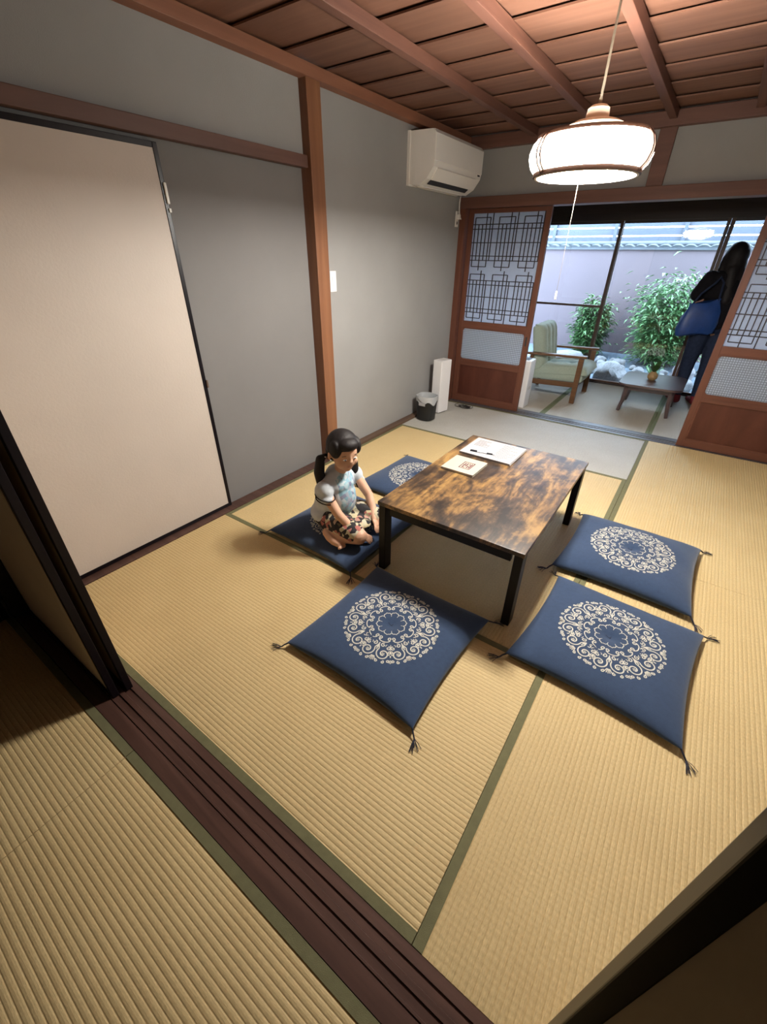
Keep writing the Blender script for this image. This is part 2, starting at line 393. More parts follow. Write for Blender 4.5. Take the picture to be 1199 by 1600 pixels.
# back wall above the lattice doors, with head rail and post
wb = tag(B(-.16, 3.02, 3.86, 3.96, 1.775, 2.2).build('wall_back', 'plaster'), 'grey plaster band above the lattice doors', 'wall', kind='structure')
B(-.16, -.005, 3.90, 4.0, -.045, 1.775).build('wall_end', 'plaster', wb)
tag(B(-.06, 2.92, 3.83, 3.99, 1.695, 1.775, bev=.004).build('trim_5', 'rail_wood_x'), 'brown wooden head rail above the lattice doors', 'lintel', kind='structure')
tag(B(1.375, 1.478, 3.835, 3.965, 1.775, 2.118, bev=.004).build('trim_6', 'rail_wood_x'), 'short brown post on the back wall above the head rail', 'post', kind='structure')
tag(B(-.06, -.004, 3.835, 3.99, .0, 1.695, bev=.003).build('trim_7', 'door_wood_z'), 'slim brown corner post beside the left lattice door', 'post', kind='structure')
# wall between the two rooms above the sliding doors (over the camera's head) and the near room shell
wf = tag(B(-.16, 3.02, -.11, -.03, 1.80, 2.3).build('wall_front', 'plaster'), 'grey plaster band above the near sliding doors', 'wall', kind='structure')
tag(B(-.06, 2.92, -.134, -.001, 1.745, 1.80).build('trim_8', 'lintel_wood_y'), 'brown head rail over the near sliding doors', 'lintel', kind='structure')
tag(B(-.20, -.07, -3.1, -.12, -.14, 2.32).build('wall_near_left', 'room_grey'), 'dim left wall of the near room', 'wall', kind='structure')
tag(B(-.20, 3.02, -3.2, -3.1, -.14, 2.32).build('wall_near_back', 'room_grey'), 'dim rear wall of the near room', 'wall', kind='structure')
tag(B(-.16, 3.02, -3.1, -.11, 2.25, 2.32).build('ceiling_near', 'dark_wood'), 'dark board ceiling of the near room', 'ceiling', kind='structure')
tag(B(-.11, -.02, -.134, -.004, .0, 1.745, bev=.004).build('trim_9', 'dark_wood'), 'dark corner post beside the stacked sliding doors', 'post', kind='structure')
# ceiling: lapped cedar boards on battens
ceil = tag(B(-.16, 3.02, -.11, 3.96, 2.20, 2.24).build('ceiling', 'sun_ceiling'), 'low ceiling of lapped cedar boards on battens', 'ceiling', kind='structure')
pitch_y = .2975; y = 1.455 - 5*pitch_y
k = 0
while y < 3.9:
    a, b2 = max(y, -.03), min(y+pitch_y+.028, 3.86)
    if b2 > a+.02:
        mb = MB(); z0 = CZ + .016*(a-y)/(pitch_y+.028); z1 = CZ + .016*(b2-y)/(pitch_y+.028)
        mb.prism([(a, z0), (b2, z1), (b2, z1+.007), (a, z0+.007)], 'x', -.06, 2.92)
        mb.build('ceiling_board', 'cedar_x', ceil)
    y += pitch_y
for x in (.53, .985, 1.44, 1.895, 2.35):
    B(x-.023, x+.023, -.03, 3.86, 2.120, CZ+.002, bev=.003).build('batten', 'batten_wood', ceil)
tag(B(-.06, .004, -.03, 3.86, 2.112, CZ, bev=.003).build('trim_10', 'rail_wood_y'), 'brown ceiling rail along the left wall', 'ceiling rail', kind='structure')
tag(B(.004, 2.92, 3.80, 3.86, 2.085, CZ, bev=.003).build('trim_11', 'rail_wood_x'), 'brown ceiling rail along the back wall', 'ceiling rail', kind='structure')
# sunroom shell
tag(B(-.16, -.06, 3.96, 5.72, -.045, 2.3).build('wall_sunroom_left', 'plaster'), 'grey plaster side wall of the sunroom', 'wall', kind='structure')
tag(B(-.16, 3.02, 3.96, 5.72, 2.2, 2.26).build('ceiling_sunroom', 'sun_ceiling'), 'dark board ceiling of the sunroom', 'ceiling', kind='structure')
tag(B(-.16, 3.02, 5.62, 5.72, 1.675, 2.2).build('wall_sunroom_back', 'dark_wood'), 'dark wooden band over the garden windows', 'wall', kind='structure')
tag(B(-.12, 2.99, 5.601, 5.72, -.045, .008).build('trim_12', 'dark_wood'), 'thin dark threshold under the garden windows', 'door sill', kind='structure')

# ------------------------------------------------------------------ sliding doors (fusuma)
def fusuma(name, label, ext, paper, frame=.020, pulls=(), axis='x', th=.022):
    """ext = along0, along1, z0, z1, plane position of the front, direction of thickness"""
    a0, a1, z0, z1, p, d = ext
    q = p + d*th; lo, hi = min(p, q), max(p, q)
    def bx(u0, u1, w0, w1, l, h, bev=0): return B(u0, u1, l, h, w0, w1, bev=bev) if axis == 'x' else B(l, h, u0, u1, w0, w1, bev=bev)
    t = thing(name, label, 'sliding door', kind='structure')
    for u0, u1, w0, w1 in ((a0, a0+frame, z0, z1), (a1-frame, a1, z0, z1)): bx(u0, u1, w0, w1, lo, hi, .002).build('stile', 'lacquer', t)
    for w0, w1 in ((z0, z0+frame), (z1-frame, z1)): bx(a0+frame, a1-frame, w0, w1, lo, hi, .002).build('rail', 'lacquer', t)
    bx(a0+frame, a1-frame, z0+frame, z1-frame, lo+.003, hi-.003).build('paper_panel', paper, t)
    return t
d1 = fusuma('door_1', 'large cream papered sliding door with black lacquer frame on the left wall', (.0, 1.022, .006, 1.737, -.052, -1), 'fusuma_paper', .020, axis='y')
# small white pieces and a pull at the meeting edge
B(-.052, -.044, 1.012, 1.024, 1.53, 1.605, bev=.003).build('white_piece_tall', 'white_plastic', d1)
B(-.052, -.045, 1.014, 1.024, 1.50, 1.515, bev=.002).build('white_piece_short', 'white_plastic', d1)
B(-.052, -.044, 1.018, 1.028, .735, .775, bev=.003).build('edge_pull', 'base_wood', d1)
d2 = fusuma('door_2', 'sliding door slid back on the far track of the near sill', (-.018, .724, .001, 1.743, -.0155, -1), 'fusuma_paper_dim', .022)
MB().lathe([(.0, .006), (.024, .006), (.03, .0), (.030, -.003)], 24).xf(Matrix.Translation((.665, -.0155, 1.00)) @ Matrix.Rotation(R(-90), 4, 'X')).build('finger_pull', 'dark_slot', d2, True)
d3 = fusuma('door_3', 'sliding door with dim beige paper on the near track beside the camera', (-.018, .716, .001, 1.743, -.060, -1), 'fusuma_paper_dim', .022)
MB().lathe([(.0, .004), (.024, .004), (.03, .0), (.030, -.003)], 24).xf(Matrix.Translation((.66, -.082, .90)) @ Matrix.Rotation(R(90), 4, 'X')).build('finger_pull', 'dark_slot', d3, True)
d4 = fusuma('door_4', 'dark papered sliding door edge close to the camera at the right end of the sill', (2.160, 2.88, .001, 1.743, -.0155, -1), 'fusuma_paper_dim', .026)
d5 = fusuma('door_5', 'dim sliding door with black frame on the side wall of the near room', (-1.05, -.145, .0, 1.74, -.045, -1), 'fusuma_paper_dim', .024, axis='y')

# ------------------------------------------------------------------ lattice doors (shoji) to the sunroom
def rounded(x0, x1, z0, z1, r, n=5):
    pts = []
    for cx, cz, a in ((x1-r, z1-r, 0), (x0+r, z1-r, 90), (x0+r, z0+r, 180), (x1-r, z0+r, 270)):
        pts += [(cx+r*math.cos(R(a+90*i/n)), cz+r*math.sin(R(a+90*i/n))) for i in range(n+1)]
    return pts
def shoji(name, label, x0, yc):
    w = .732; t = thing(name, label, 'sliding door', (x0, yc, .003), kind='structure'); th = .015; h = 1.69; s = .046
    for a in (0, w-s): B(a, a+s, -th, th, 0, h, bev=.002).build('stile', 'door_wood_z', t)
    for z0, z1 in ((0, .055), (.735, .79), (h-.032, h)): B(s, w-s, -th, th, z0, z1, bev=.002).build('rail', 'door_wood_x', t)
    # waist rail holding the rounded glass
    inn = rounded(s+.006, w-s-.006, .435, .722, .026); n = len(inn); outr = []
    cx, cz = w/2, .5785
    for p in inn: outr.append((w-s if p[0] > cx else s, .737 if p[1] > cz else .390))
    mb = MB(); vs = [(p[0], -th+.002, p[1]) for p in inn]+[(p[0], -th+.002, p[1]) for p in outr]+[(p[0], th-.002, p[1]) for p in inn]+[(p[0], th-.002, p[1]) for p in outr]
    fs = []
    for i in range(n):
        j = (i+1) % n; fs += [(i, j, n+j, n+i), (2*n+i, 3*n+i, 3*n+j, 2*n+j), (i, 2*n+i, 2*n+j, j), (n+i, n+j, 3*n+j, 3*n+i)]
    mb.add(vs, fs).build('glass_surround', 'door_wood_x', t)
    B(s+.002, w-s-.002, -.003, .003, .43, .727).build('patterned_pane', 'patterned_glass', t)
    B(s, w-s, -.005, .006, .055, .395).build('lower_panel', 'door_board', t)
    for a, b2, c, d in ((s, w-s, .055, .067), (s, w-s, .383, .395), (s, s+.012, .067, .383), (w-s-.012, w-s, .067, .383)): B(a, b2, -.010, -.005, c, d).build('panel_bead', 'door_wood_x', t)
    B(s, w-s, -th, th, .372, .398, bev=.002).build('rail', 'door_wood_x', t)
    px0, px1, pz0, pz1 = s, w-s, .79, h-.032
    B(px0, px1, .003, .006, pz0, pz1).build('paper', 'shoji_paper', t)
    bw = .0032
    def vb(x, a, b2): B(x-bw, x+bw, -.006, .0025, a, b2).build('lattice_bar', 'dark_wood', t)
    def hb(z, a, b2): B(a, b2, -.0055, .002, z-bw, z+bw).build('lattice_bar', 'dark_wood', t)
    H = (pz1-pz0)/2; P = (px1-px0); c3 = P/3
    for u in (0, 1):
        zb = pz0+u*H
        for f in (.185, .265, .50, .735, .815): hb(zb+f*H, px0, px1)
        for c in range(3):
            cx0 = px0+c*c3
            a, b2 = cx0+.020+.010*c, cx0+c3-.052+.010*c
            for f in (.07, .93): hb(zb+f*H, a, b2)
            for q in range(5):
                x = a+(b2-a)*q/4
                lo, hi = ((.07, .93), (.185, .815), (.0, .815), (.185, 1.0), (.07, .93))[q]
                vb(x, zb+lo*H, zb+hi*H)
            vb(b2+.024, zb+(.185 if u else 0)*H, zb+(1 if u else .815)*H)
    B(w-s+.012, w-s+.026, -th-.003, -th, .62, .70, bev=.001).build('finger_pull', 'dark_slot', t)
    return t
shoji('door_6', 'brown lattice sliding door at the left end of the far threshold', .002, 3.907)
shoji('door_7', 'brown lattice sliding door pushed to the right, hiding the standing woman partly', 2.133, 3.866)

# ------------------------------------------------------------------ garden windows
def window(name, label, x0, x1, yc, bar=None, s0=.028, s1=.028):
    t = thing(name, label, 'window', kind='structure')
    B(x0, x0+s0, yc-.016, yc+.016, .008, 1.675, bev=.002).build('stile', 'window_wood', t); B(x1-s1, x1, yc-.016, yc+.016, .008, 1.675, bev=.002).build('stile', 'window_wood', t)
    B(x0+s0, x1-s1, yc-.014, yc+.014, .008, .030).build('rail', 'window_wood', t); B(x0+s0, x1-s1, yc-.014, yc+.014, 1.65, 1.675).build('rail', 'dark_wood', t)
    if bar: B(x0+s0, x1-s1, yc-.014, yc+.014, bar-.012, bar+.012, bev=.002).build('crossbar', 'window_wood', t)
    B(x0+s0, x1-s1, yc-.002, yc+.002, .030, 1.65).build('pane', 'window_glass', t)
window('window_1', 'clear garden window with a thin crossbar behind the armchair', -.05, .985, 5.65, bar=.845, s1=.032)
window('window_2', 'clear middle garden window facing the big shrub', .99, 1.925, 5.65, s0=.006, s1=.03)
window('window_3', 'clear garden window beside the standing woman', 1.927, 2.915, 5.65, s0=.034)

# ------------------------------------------------------------------ low table
TX0, TX1, TY0, TY1, TZ = 1.045, 1.735, 1.062, 2.088, .389
tb = thing('low_table', 'low rectangular table with mottled brown wood top and black legs', 'table', (1.39, 1.575, .001))
def L(x): return x-1.39
def Ly(y): return y-1.575
B(L(TX0), L(TX1), Ly(TY0), Ly(TY1), .368, .388, bev=.002).build('table_top', 'table_top', tb)
for y0, y1 in ((TY0+.02, TY0+.04), (TY1-.04, TY1-.02)): B(L(TX0)+.055, L(TX1)-.055, Ly(y0), Ly(y1), .318, .368, bev=.001).build('apron', 'table_black', tb)
for x0, x1 in ((TX0+.02, TX0+.04), (TX1-.04, TX1-.02)): B(L(x0), L(x1), Ly(TY0)+.07, Ly(TY1)-.07, .318, .368, bev=.001).build('apron', 'table_black', tb)
for sx in (-1, 1):
    for sy in (-1, 1):
        xo = L(TX1)-.004 if sx > 0 else L(TX0)+.004; yo = Ly(TY1)-.004 if sy > 0 else Ly(TY0)+.004
        B(min(xo, xo-sx*.036), max(xo, xo-sx*.036), min(yo, yo-sy*.056), max(yo, yo-sy*.056), 0, .368, bev=.003).build('leg', 'table_black', tb)

# ------------------------------------------------------------------ floor cushions
CA, CH = .300, .047
def cushion_plan(s, t):
    x = CA*s*(1-.055*(1-t*t)*abs(s)**2); y = CA*t*(1-.055*(1-s*s)*abs(t)**2); return x, y
def cushion_h(s, t):
    e = max(0, (1-abs(s)**3.0)*(1-abs(t)**3.0)); r = math.hypot(s, t)*CA
    w = .0018*math.sin(9*s+4*t)*math.sin(5*t-2*s+1)
    cr = .0035*math.exp(-((s*.3+.04)**2+(t*.3+.09)**2)/.0012)*math.sin(160*(s*.3)+50*t*.3)
    return .024 + (CH+w+cr)*e**.42 - .013*math.exp(-(r/.026)**2) if e > 0 else .024
def cushion_at(x, y):
    s, t = x/CA, y/CA
    for _ in range(8):
        px, py = cushion_plan(s, t); s += (x-px)/CA; t += (y-py)/CA
    return cushion_h(max(-1, min(1, s)), max(-1, min(1, t)))
def cushion_mesh():
    n = 56; mb = MB(); g = [math.sin(math.pi/2*(-1+2*i/n)) for i in range(n+1)]
    vs = []; 
    for t in g:
        for s in g: x, y = cushion_plan(s, t); vs.append((x, y, cushion_h(s, t)))
    m = n+1; o = len(vs)
    for t in g:
        for s in g:
            x, y = cushion_plan(s, t); e = max(0, (1-abs(s)**3)*(1-abs(t)**3)); vs.append((x, y, .024-.0235*min(1, e**.30*1.12)))
    fs = []
    for i in range(n):
        for j in range(n):
            fs.append((i*m+j, i*m+j+1, (i+1)*m+j+1, (i+1)*m+j)); fs.append((o+i*m+j, o+(i+1)*m+j, o+(i+1)*m+j+1, o+i*m+j+1))
    mb.add(vs, fs); me = mb.mesh('cushion_cover', 'zabuton', False, False)
    bm = bmesh.new(); bm.from_mesh(me); bmesh.ops.remove_doubles(bm, verts=bm.verts[:], dist=1e-6); bmesh.ops.recalc_face_normals(bm, faces=bm.faces[:]); bm.to_mesh(me); bm.free()
    me.polygons.foreach_set('use_smooth', [True]*len(me.polygons)); return me
def medallion_mesh():
    Rm = .197; st = []
    def pol(a, r, t): return (math.cos(a)*r - math.sin(a)*t, math.sin(a)*r + math.cos(a)*t)
    def spiral(a, cr, ct, rs, re, th0, turns, d, w, n=22, sx=1):
        pts = []
        for i in range(n+1):
            q = i/n; rho = rs+(re-rs)*q**.8; th = th0+d*q*turns*2*math.pi
            pts.append(pol(a, cr+rho*math.cos(th), (ct+rho*math.sin(th))*sx))
        st.append((pts, w))
    def line(a, pts, w, sx=1): st.append(([pol(a, r, t*sx) for r, t in pts], w))
    def flower(a, r, t, rad, k=5, w=.020, sx=1):
        for i in range(k):
            th = 2*math.pi*i/k; line(a, [(r+.25*rad*math.cos(th), t+.25*rad*math.sin(th)), (r+rad*math.cos(th), t+rad*math.sin(th))], w, sx)
    T8 = 2*math.pi/8; T10 = 2*math.pi/10
    for k8 in range(8):
        a = k8*T8+.2
        line(a, [(.545, 0), (.60, 0), (.66, 0), (.72, 0)], .026)
        for sx in (-1, 1):
            line(a, [(.575, .0), (.62, .012), (.655, .030), (.69, .044)], .024, sx)
            spiral(a, .775, .165, .150, .030, R(232), 1.45, 1, .024, 34, sx)
            flower(a, .775, .165, .036, 5, .022, sx)
            spiral(a, .585, .085, .052, .012, R(170), 1.15, 1, .020, 18, sx)
            spiral(a, .615, .205, .050, .012, R(200), 1.15, -1, .020, 18, sx)
            spiral(a, .700, .268, .034, .010, R(150), 1.1, 1, .018, 14, sx)
            spiral(a, .955, .100, .034, .010, R(190), 1.1, 1, .020, 14, sx)
            spiral(a, .945, .225, .034, .010, R(190), 1.1, -1, .020, 14, sx)
            spiral(a, .895, .315, .034, .010, R(100), 1.1, 1, .018, 14, sx)
            line(a, [(.545, .155), (.57, .135), (.60, .145)], .016, sx)
            for tt, ln in ((.0, .095), (.026, .085), (.050, .065)): line(a, [(.875, tt*.45), (.885+ln, tt*1.35)], .024, sx)
        b3 = a+T8/2
        flower(b3, .955, 0, .040, 6, .022); flower(b3, .80, 0, .060, 4, .032); flower(b3, .66, 0, .034, 4, .022)
        line(b3, [(.56, 0), (.61, 0)], .018); line(b3, [(.71, 0), (.74, 0)], .018)
    for k10 in range(10):
        a = k10*T10
        arc = []
        for i in range(13):
            th = (-1+2*i/12)*T10*.42; r = .51-.055*abs(-1+2*i/12)**3; arc.append((r*math.cos(a+th), r*math.sin(a+th)))
        st.append((arc, .020))
        for sx in (-1, 1): spiral(a, .410, .095, .046, .012, R(40), 1.15, -1, .020, 18, sx)
        pet = []
        for i in range(9):
            q = -1+2*i/8; th = q*T10*.5; r = .262+.048*(1-q*q)+(.010*math.cos(q*math.pi*3)); pet.append((r*math.cos(a+th), r*math.sin(a+th)))
        st.append((pet, .016)); a2 = a+T10/2
        st.append(([(r*math.cos(a2), r*math.sin(a2)) for r in (.262, .20)], .013))
    mb = MB()
    for pts, w in st:
        pts = [(p[0]*Rm, p[1]*Rm) for p in pts]; w *= Rm*.5; n = len(pts); vs = []
        for i, p in enumerate(pts):
            a, b2 = pts[max(i-1, 0)], pts[min(i+1, n-1)]; dx, dy = b2[0]-a[0], b2[1]-a[1]; l = math.hypot(dx, dy) or 1
            ww = w*(1.0 if 0 < i < n-1 else .7)
            for s in (-1, 1):
                x, y = p[0]-s*dy/l*ww, p[1]+s*dx/l*ww; vs.append((x, y, cushion_at(x, y)+.0011))
        mb.add(vs, [(2*i, 2*i+2, 2*i+3, 2*i+1) for i in range(n-1)])
    me = mb.mesh('medallion', 'embroidery', False, False)
    for p in me.polygons:
        if p.normal.z < 0: p.flip()
    return me
def tassel_mesh():
    mb = MB(); rnd = random.Random(3)
    mb.tube([(0, 0, .022), (.012, .012, .014), (.020, .022, .005)], [.0035, .003, .0028], 6)
    for i in range(9):
        a = R(45)+rnd.uniform(-.6, .6); l = rnd.uniform(.03, .05)
        mb.tube([(.018, .02, .005), (.018+.5*l*math.cos(a), .02+.5*l*math.sin(a), .006+rnd.uniform(0, .004)), (.018+l*math.cos(a), .02+l*math.sin(a), .0022)], .0011, 4)
    return mb.mesh('tassel', 'tassel_thread')
cov, med, tas = cushion_mesh(), medallion_mesh(), tassel_mesh()
zc = cushion_h(0, 0)
tuft = MB().tube([(-.018, .004, zc+.004), (-.006, .0, zc+.001), (.006, -.001, zc+.001), (.020, -.006, zc+.0045)], .0013, 5).tube([(.0, .0, zc+.001), (.004, .012, zc+.003), (.010, .022, zc+.007)], .0011, 5).mesh('tuft_thread', 'tassel_thread')
def cushion(label, x, y, rz, zs=1.0, sx=1.0, sy=1.0):
    t = thing('floor_cushion', label, 'cushion', (x, y, .0012), R(rz), 'navy floor cushions around the low table'); t.scale = (sx, sy, zs)
    link('cover', cov, t); link('medallion', med, t); link('tuft', tuft, t)
    for q in range(4):
        o = link('tassel', tas, t, (.296*(1 if q in (0, 3) else -1), .296*(1 if q < 2 else -1), 0), R(90*q))
    return t
cushion('navy floor cushion with white medallion at the table end facing the grooved sill', 1.352, .735, -1.2, .95)
cushion('navy floor cushion with medallion beside the table, closer to the grooved sill', 2.098, 1.185, -3.5, 1.0)
cushion('plump navy floor cushion beside the table, next to the green border of the far mat', 2.070, 1.860, -1.0, 1.25)
cushion('navy floor cushion that the little girl sits on', .685, 1.240, -2.0, .95)
cushion('navy floor cushion half under the table behind the little girl', .735, 1.955, -3.0, 1.0)

# ------------------------------------------------------------------ papers, booklet and pen on the table
TT = .3895
def sheet(x, y, rz, w, d, n, name, label, cat, mat, edge, bev=0):
    t = thing(name, label, cat, (x, y, TT), R(rz)); return t
pp = thing('paper_stack', 'stack of white printed sheets lying on the table top', 'papers', (1.252, 1.908, TT), R(-1))
rnd = random.Random(5)
for i in range(7):
    ls = B(-.150+rnd.uniform(-.003, .003), .150+rnd.uniform(-.003, .003), -.128, .128, i*.0017, i*.0017+.0014).build('sheet', 'paper', pp)
zt = 6*.0017+.0014
for i in range(9): B(-.135+.0, -.135+.05+rnd.uniform(0, .045), .0, .0030, zt, zt+.0005).xf(Matrix.Translation((.01, .095-i*.011, 0))).build('text_line', 'grey_ink', ls)
for i in range(14): B(0, rnd.uniform(.05, .105), 0, .0030, zt, zt+.0005).xf(Matrix.Translation((.028, .10-i*.0145, 0))).build('text_line', 'grey_ink', ls)
bk = thing('booklet', 'cream booklet with a maroon square stamp on its cover', 'booklet', (1.206, 1.629, TT), R(-1))
B(-.092, .092, -.092, .092, 0, .0022, bev=.0006).build('back_cover', 'booklet_cover', bk); B(-.091, .090, -.090, .090, .0022, .0098).build('pages', 'paper_edge', bk); fc = B(-.092, .092, -.092, .092, .0098, .012).build('front_cover', 'booklet_cover', bk)
# stamp: square border with block characters
zb = .012
def ink(x0, x1, y0, y1): B(x0, x1, y0, y1, zb, zb+.0005).build('stamp_mark', 'maroon_ink', fc)
sx0, sy0, S2 = -.015, -.045, .085
sw = .062
ink(sx0, sx0+sw, sy0, sy0+.005); ink(sx0, sx0+sw, sy0+S2-.005, sy0+S2); ink(sx0, sx0+.005, sy0, sy0+S2); ink(sx0+sw-.005, sx0+sw, sy0, sy0+S2)
for (a, b2, c, d) in ((.012, .018, .012, .072), (.024, .030, .03, .072), (.018, .030, .012, .018), (.036, .042, .012, .04), (.048, .054, .012, .072), (.036, .054, .05, .056), (.036, .042, .062, .072), (.008, .034, .042, .047), (.036, .054, .03, .035)):
    ink(sx0+a, sx0+b2, sy0+c, sy0+d)
pn = thing('pen', 'black and clear ballpoint pen lying on the white papers', 'pen', (1.220, 1.828, TT+zt+.0045), R(9))
def pseg(x0, x1, r0, r1, name, mat): MB().tube([(x0, 0, 0), (x1, 0, 0)], [r0, r1], 10).build(name, mat, pn, True)
pseg(-.070, -.030, .0046, .0046, 'grip_end', 'pen_black'); pseg(-.030, .025, .0042, .0042, 'barrel', 'pen_clear'); pseg(.025, .058, .0046, .0045, 'grip', 'pen_black'); pseg(.058, .075, .004, .001, 'tip', 'pen_clear')
B(-.068, -.030, -.0012, .0012, .0045, .0065).build('clip', 'pen_black', pn)

# ------------------------------------------------------------------ pendant lamp
lamp = thing('pendant_lamp', 'glowing drum pendant lamp with wooden rims hanging over the table', 'lamp', (LAMP.x, LAMP.y, CZ-.004))
dz = -(CZ-.004)
zb_, zt_ = 1.617+dz, 1.724+dz
prof_o = [(.186, zb_), (.205, zb_+.022), (.214, zb_+.048), (.214, zb_+.066), (.205, zb_+.090), (.189, zt_)]
prof_i = [(r-.004, z) for r, z in prof_o][::-1]
shade = MB().lathe(prof_o+prof_i, 56, close=True).build('shade', 'lamp_shade_lit', lamp, True)
for nm, z, r in (('bottom_rim', zb_, .188), ('top_rim', zt_, .190)):
    MB().lathe([(r-.006, z-.007), (r+.003, z-.007), (r+.004, z), (r+.003, z+.006), (r-.006, z+.006)], 56, close=True).build(nm, 'lamp_wood', lamp, True)
MB().lathe([(.176, zb_+.001), (.184, zb_-.006), (.184, zb_-.010), (.176, zb_-.010)], 48, close=True).build('inner_rim', 'lamp_cream', lamp, True)
for a in (-131, -125.5, -11, -5.5, 110, 115.5):
    az = R(a)
    MB().tube([((r+.003)*math.cos(az), (r+.003)*math.sin(az), z) for r, z in prof_o], .0045, 6).build('wooden_strip', 'lamp_wood', shade, True)
MB().lathe([(.104, zt_+.020), (.100, zt_+.030), (.075, zt_+.042), (.055, zt_+.047), (.040, zt_+.050), (.036, zt_+.078), (.026, zt_+.086), (.0, zt_+.087)], 40).build('top_cover', 'lamp_cream', lamp, True)
for a in (0, 120, 240): MB().tube([(.10*math.cos(R(a)), .10*math.sin(R(a)), zt_+.022), (.188*math.cos(R(a)), .188*math.sin(R(a)), zt_+.003)], .002, 6).build('top_spoke', 'lamp_cream', lamp)
MB().tube([(0, 0, zt_+.084), (0, 0, zt_+.105)], [.008, .0055], 10).build('cord_grip', 'cord_cream', lamp, True)
MB().tube([(0, 0, zt_+.10), (0, 0, -.02)], .0042, 8).build('power_cord', 'cord_cream', lamp, True)
MB().lathe([(.0, -.028), (.03, -.026), (.042, -.012), (.044, 0)], 28).build('ceiling_rose', 'lamp_cream', lamp, True)
tor = MB()
for rt, zt0 in ((.098, zb_+.004),):
    n1_, n2_ = 40, 10; vs = []
    for i in range(n1_):
        for j in range(n2_):
            a, b2 = 2*math.pi*i/n1_, 2*math.pi*j/n2_; vs.append(((rt+.0135*math.cos(b2))*math.cos(a), (rt+.0135*math.cos(b2))*math.sin(a), zt0+.0135*math.sin(b2)))
    MB().add(vs, [(i*n2_+j, ((i+1) % n1_)*n2_+j, ((i+1) % n1_)*n2_+(j+1) % n2_, i*n2_+(j+1) % n2_) for i in range(n1_) for j in range(n2_)]).build('ring_tube', 'lamp_tube_lit', lamp, True)
B(-.098, .098, -.006, .006, zb_+.020, zb_+.030, bev=.002).build('tube_holder', 'white_plastic', lamp)
MB().tube([(-.012, -.03, zb_+.05), (-.012, -.03, 1.225+dz)], .0007, 6).build('pull_cord', 'cord_cream', lamp)
MB().lathe([(.0, .0), (.0045, .003), (.0035, .028), (.001, .034)], 12, c=(-.012, -.03, 1.193+dz)).build('pull_knob', 'white_plastic', lamp, True)

# ------------------------------------------------------------------ air conditioner
ac = thing('air_conditioner', 'cream wall mounted air conditioner under the ceiling rail', 'air conditioner', (-.06, 2.945, 1.785))
AL = .77
def acp(poly, y0, y1): return MB().prism(poly, 'y', y0, y1)
body = [(.0, .0), (.10, -.012), (.165, .022), (.215, .085), (.222, .12), (.222, .262), (.200, .285), (.0, .290)]
acp(body, 0, AL).build('body', 'white_plastic', ac)
acp([(.0, -.010), (.022, -.010), (.022, .292), (.0, .292)], -.006, AL+.006).build('back_plate', 'white_plastic', ac)
acp([(.2205, .118), (.2275, .12), (.2275, .262), (.206, .286), (.203, .284), (.2205, .262)], .004, AL-.004).build('front_panel', 'white_plastic', ac)
acp([(.168, .022), (.172, .018), (.221, .080), (.217, .086)], .05, AL-.09).build('louver_flap', 'white_plastic', ac)
acp([(.136, .000), (.163, .019), (.164, .015), (.138, -.004)], .06, AL-.10).build('air_slot', 'dark_slot', ac)
acp([(.060, -.009), (.112, -.014), (.112, -.020), (.062, -.016)], .05, AL-.09).build('lower_lip', 'white_plastic', ac)
B(.2225, .2240, AL-.07, AL-.03, .102, .112).build('status_light', 'dark_slot', ac)
ot = thing('wall_outlet', 'small white outlet with curled cable beneath the air conditioner', 'outlet', (-.06, 3.775, 1.56))
B(0, .008, -.025, .025, 0, .115, bev=.003).build('cover_plate', 'white_plastic', ot); B(.008, .034, -.014, .014, .055, .090, bev=.005).build('plug', 'white_plastic', ot)
MB().tube([(.034, .0, .07), (.05, -.012, .055), (.048, -.03, .075), (.035, -.03, .12), (.026, -.018, .17), (.03, -.012, .215)], .004, 6).build('cable', 'white_plastic', ot, True)
B(.008, .0095, -.008, .008, .018, .040).build('socket', 'dark_slot', ot)
sw_ = thing('light_switch', 'small white light switch beside the orange post', 'switch', (-.06, 2.083, 1.135))
B(0, .008, -.030, .030, 0, .12, bev=.003).build('cover_plate', 'white_box', sw_); B(.008, .012, -.012, .012, .03, .09, bev=.002).build('rocker', 'white_box', sw_)

# ------------------------------------------------------------------ waste bin, white box, cables
bn = thing('waste_bin', 'black waste bin lined with a grey plastic bag', 'waste bin', (.105, 3.155, .003))
def loop(r, z, k=1.0, n=36, wob=0):
    p = []
    for i in range(n):
        a = 2*math.pi*i/n; c, s = math.cos(a), math.sin(a); q = (abs(c)**3+abs(s)**3)**(-1/3); p.append((r*q*c*1.0, r*q*s*k, z+wob*math.sin(5*a)))
    return p
def loft(loops, cap0=True, cap1=True):
    n = len(loops[0]); mb = MB(); vs = [p for l in loops for p in l]
    fs = [(i*n+j, i*n+(j+1) % n, (i+1)*n+(j+1) % n, (i+1)*n+j) for i in range(len(loops)-1) for j in range(n)]
    if cap0: fs.append(tuple(range(n))[::-1])
    if cap1: fs.append(tuple(range((len(loops)-1)*n, len(loops)*n)))
    return mb.add(vs, fs)
loft([loop(.072, 0, .95), loop(.080, .006, .95), (loop(.092, .215, .95)), loop(.089, .215, .95), loop(.080, .012, .95)], True, True).build('bin_body', 'bin_black', bn, True)
loft([loop(.0935, .165, .95, wob=.018), loop(.0965, .219, .95), loop(.0955, .228, .95, wob=.002), loop(.087, .226, .95), loop(.080, .07, .95)], False, True).build('bag_liner', 'bag_liner', bn, True)
MB().box(-.06, -.015, -.1, -.096, .0, .006).xf(Matrix.Translation((.01, 0, .175)) @ Matrix.Rotation(R(38), 4, 'Y')).build('paper_label', 'paper', bn)
B(-.030, .036, -.0985, -.094, .148, .176).build('paper_label', 'paper', bn)
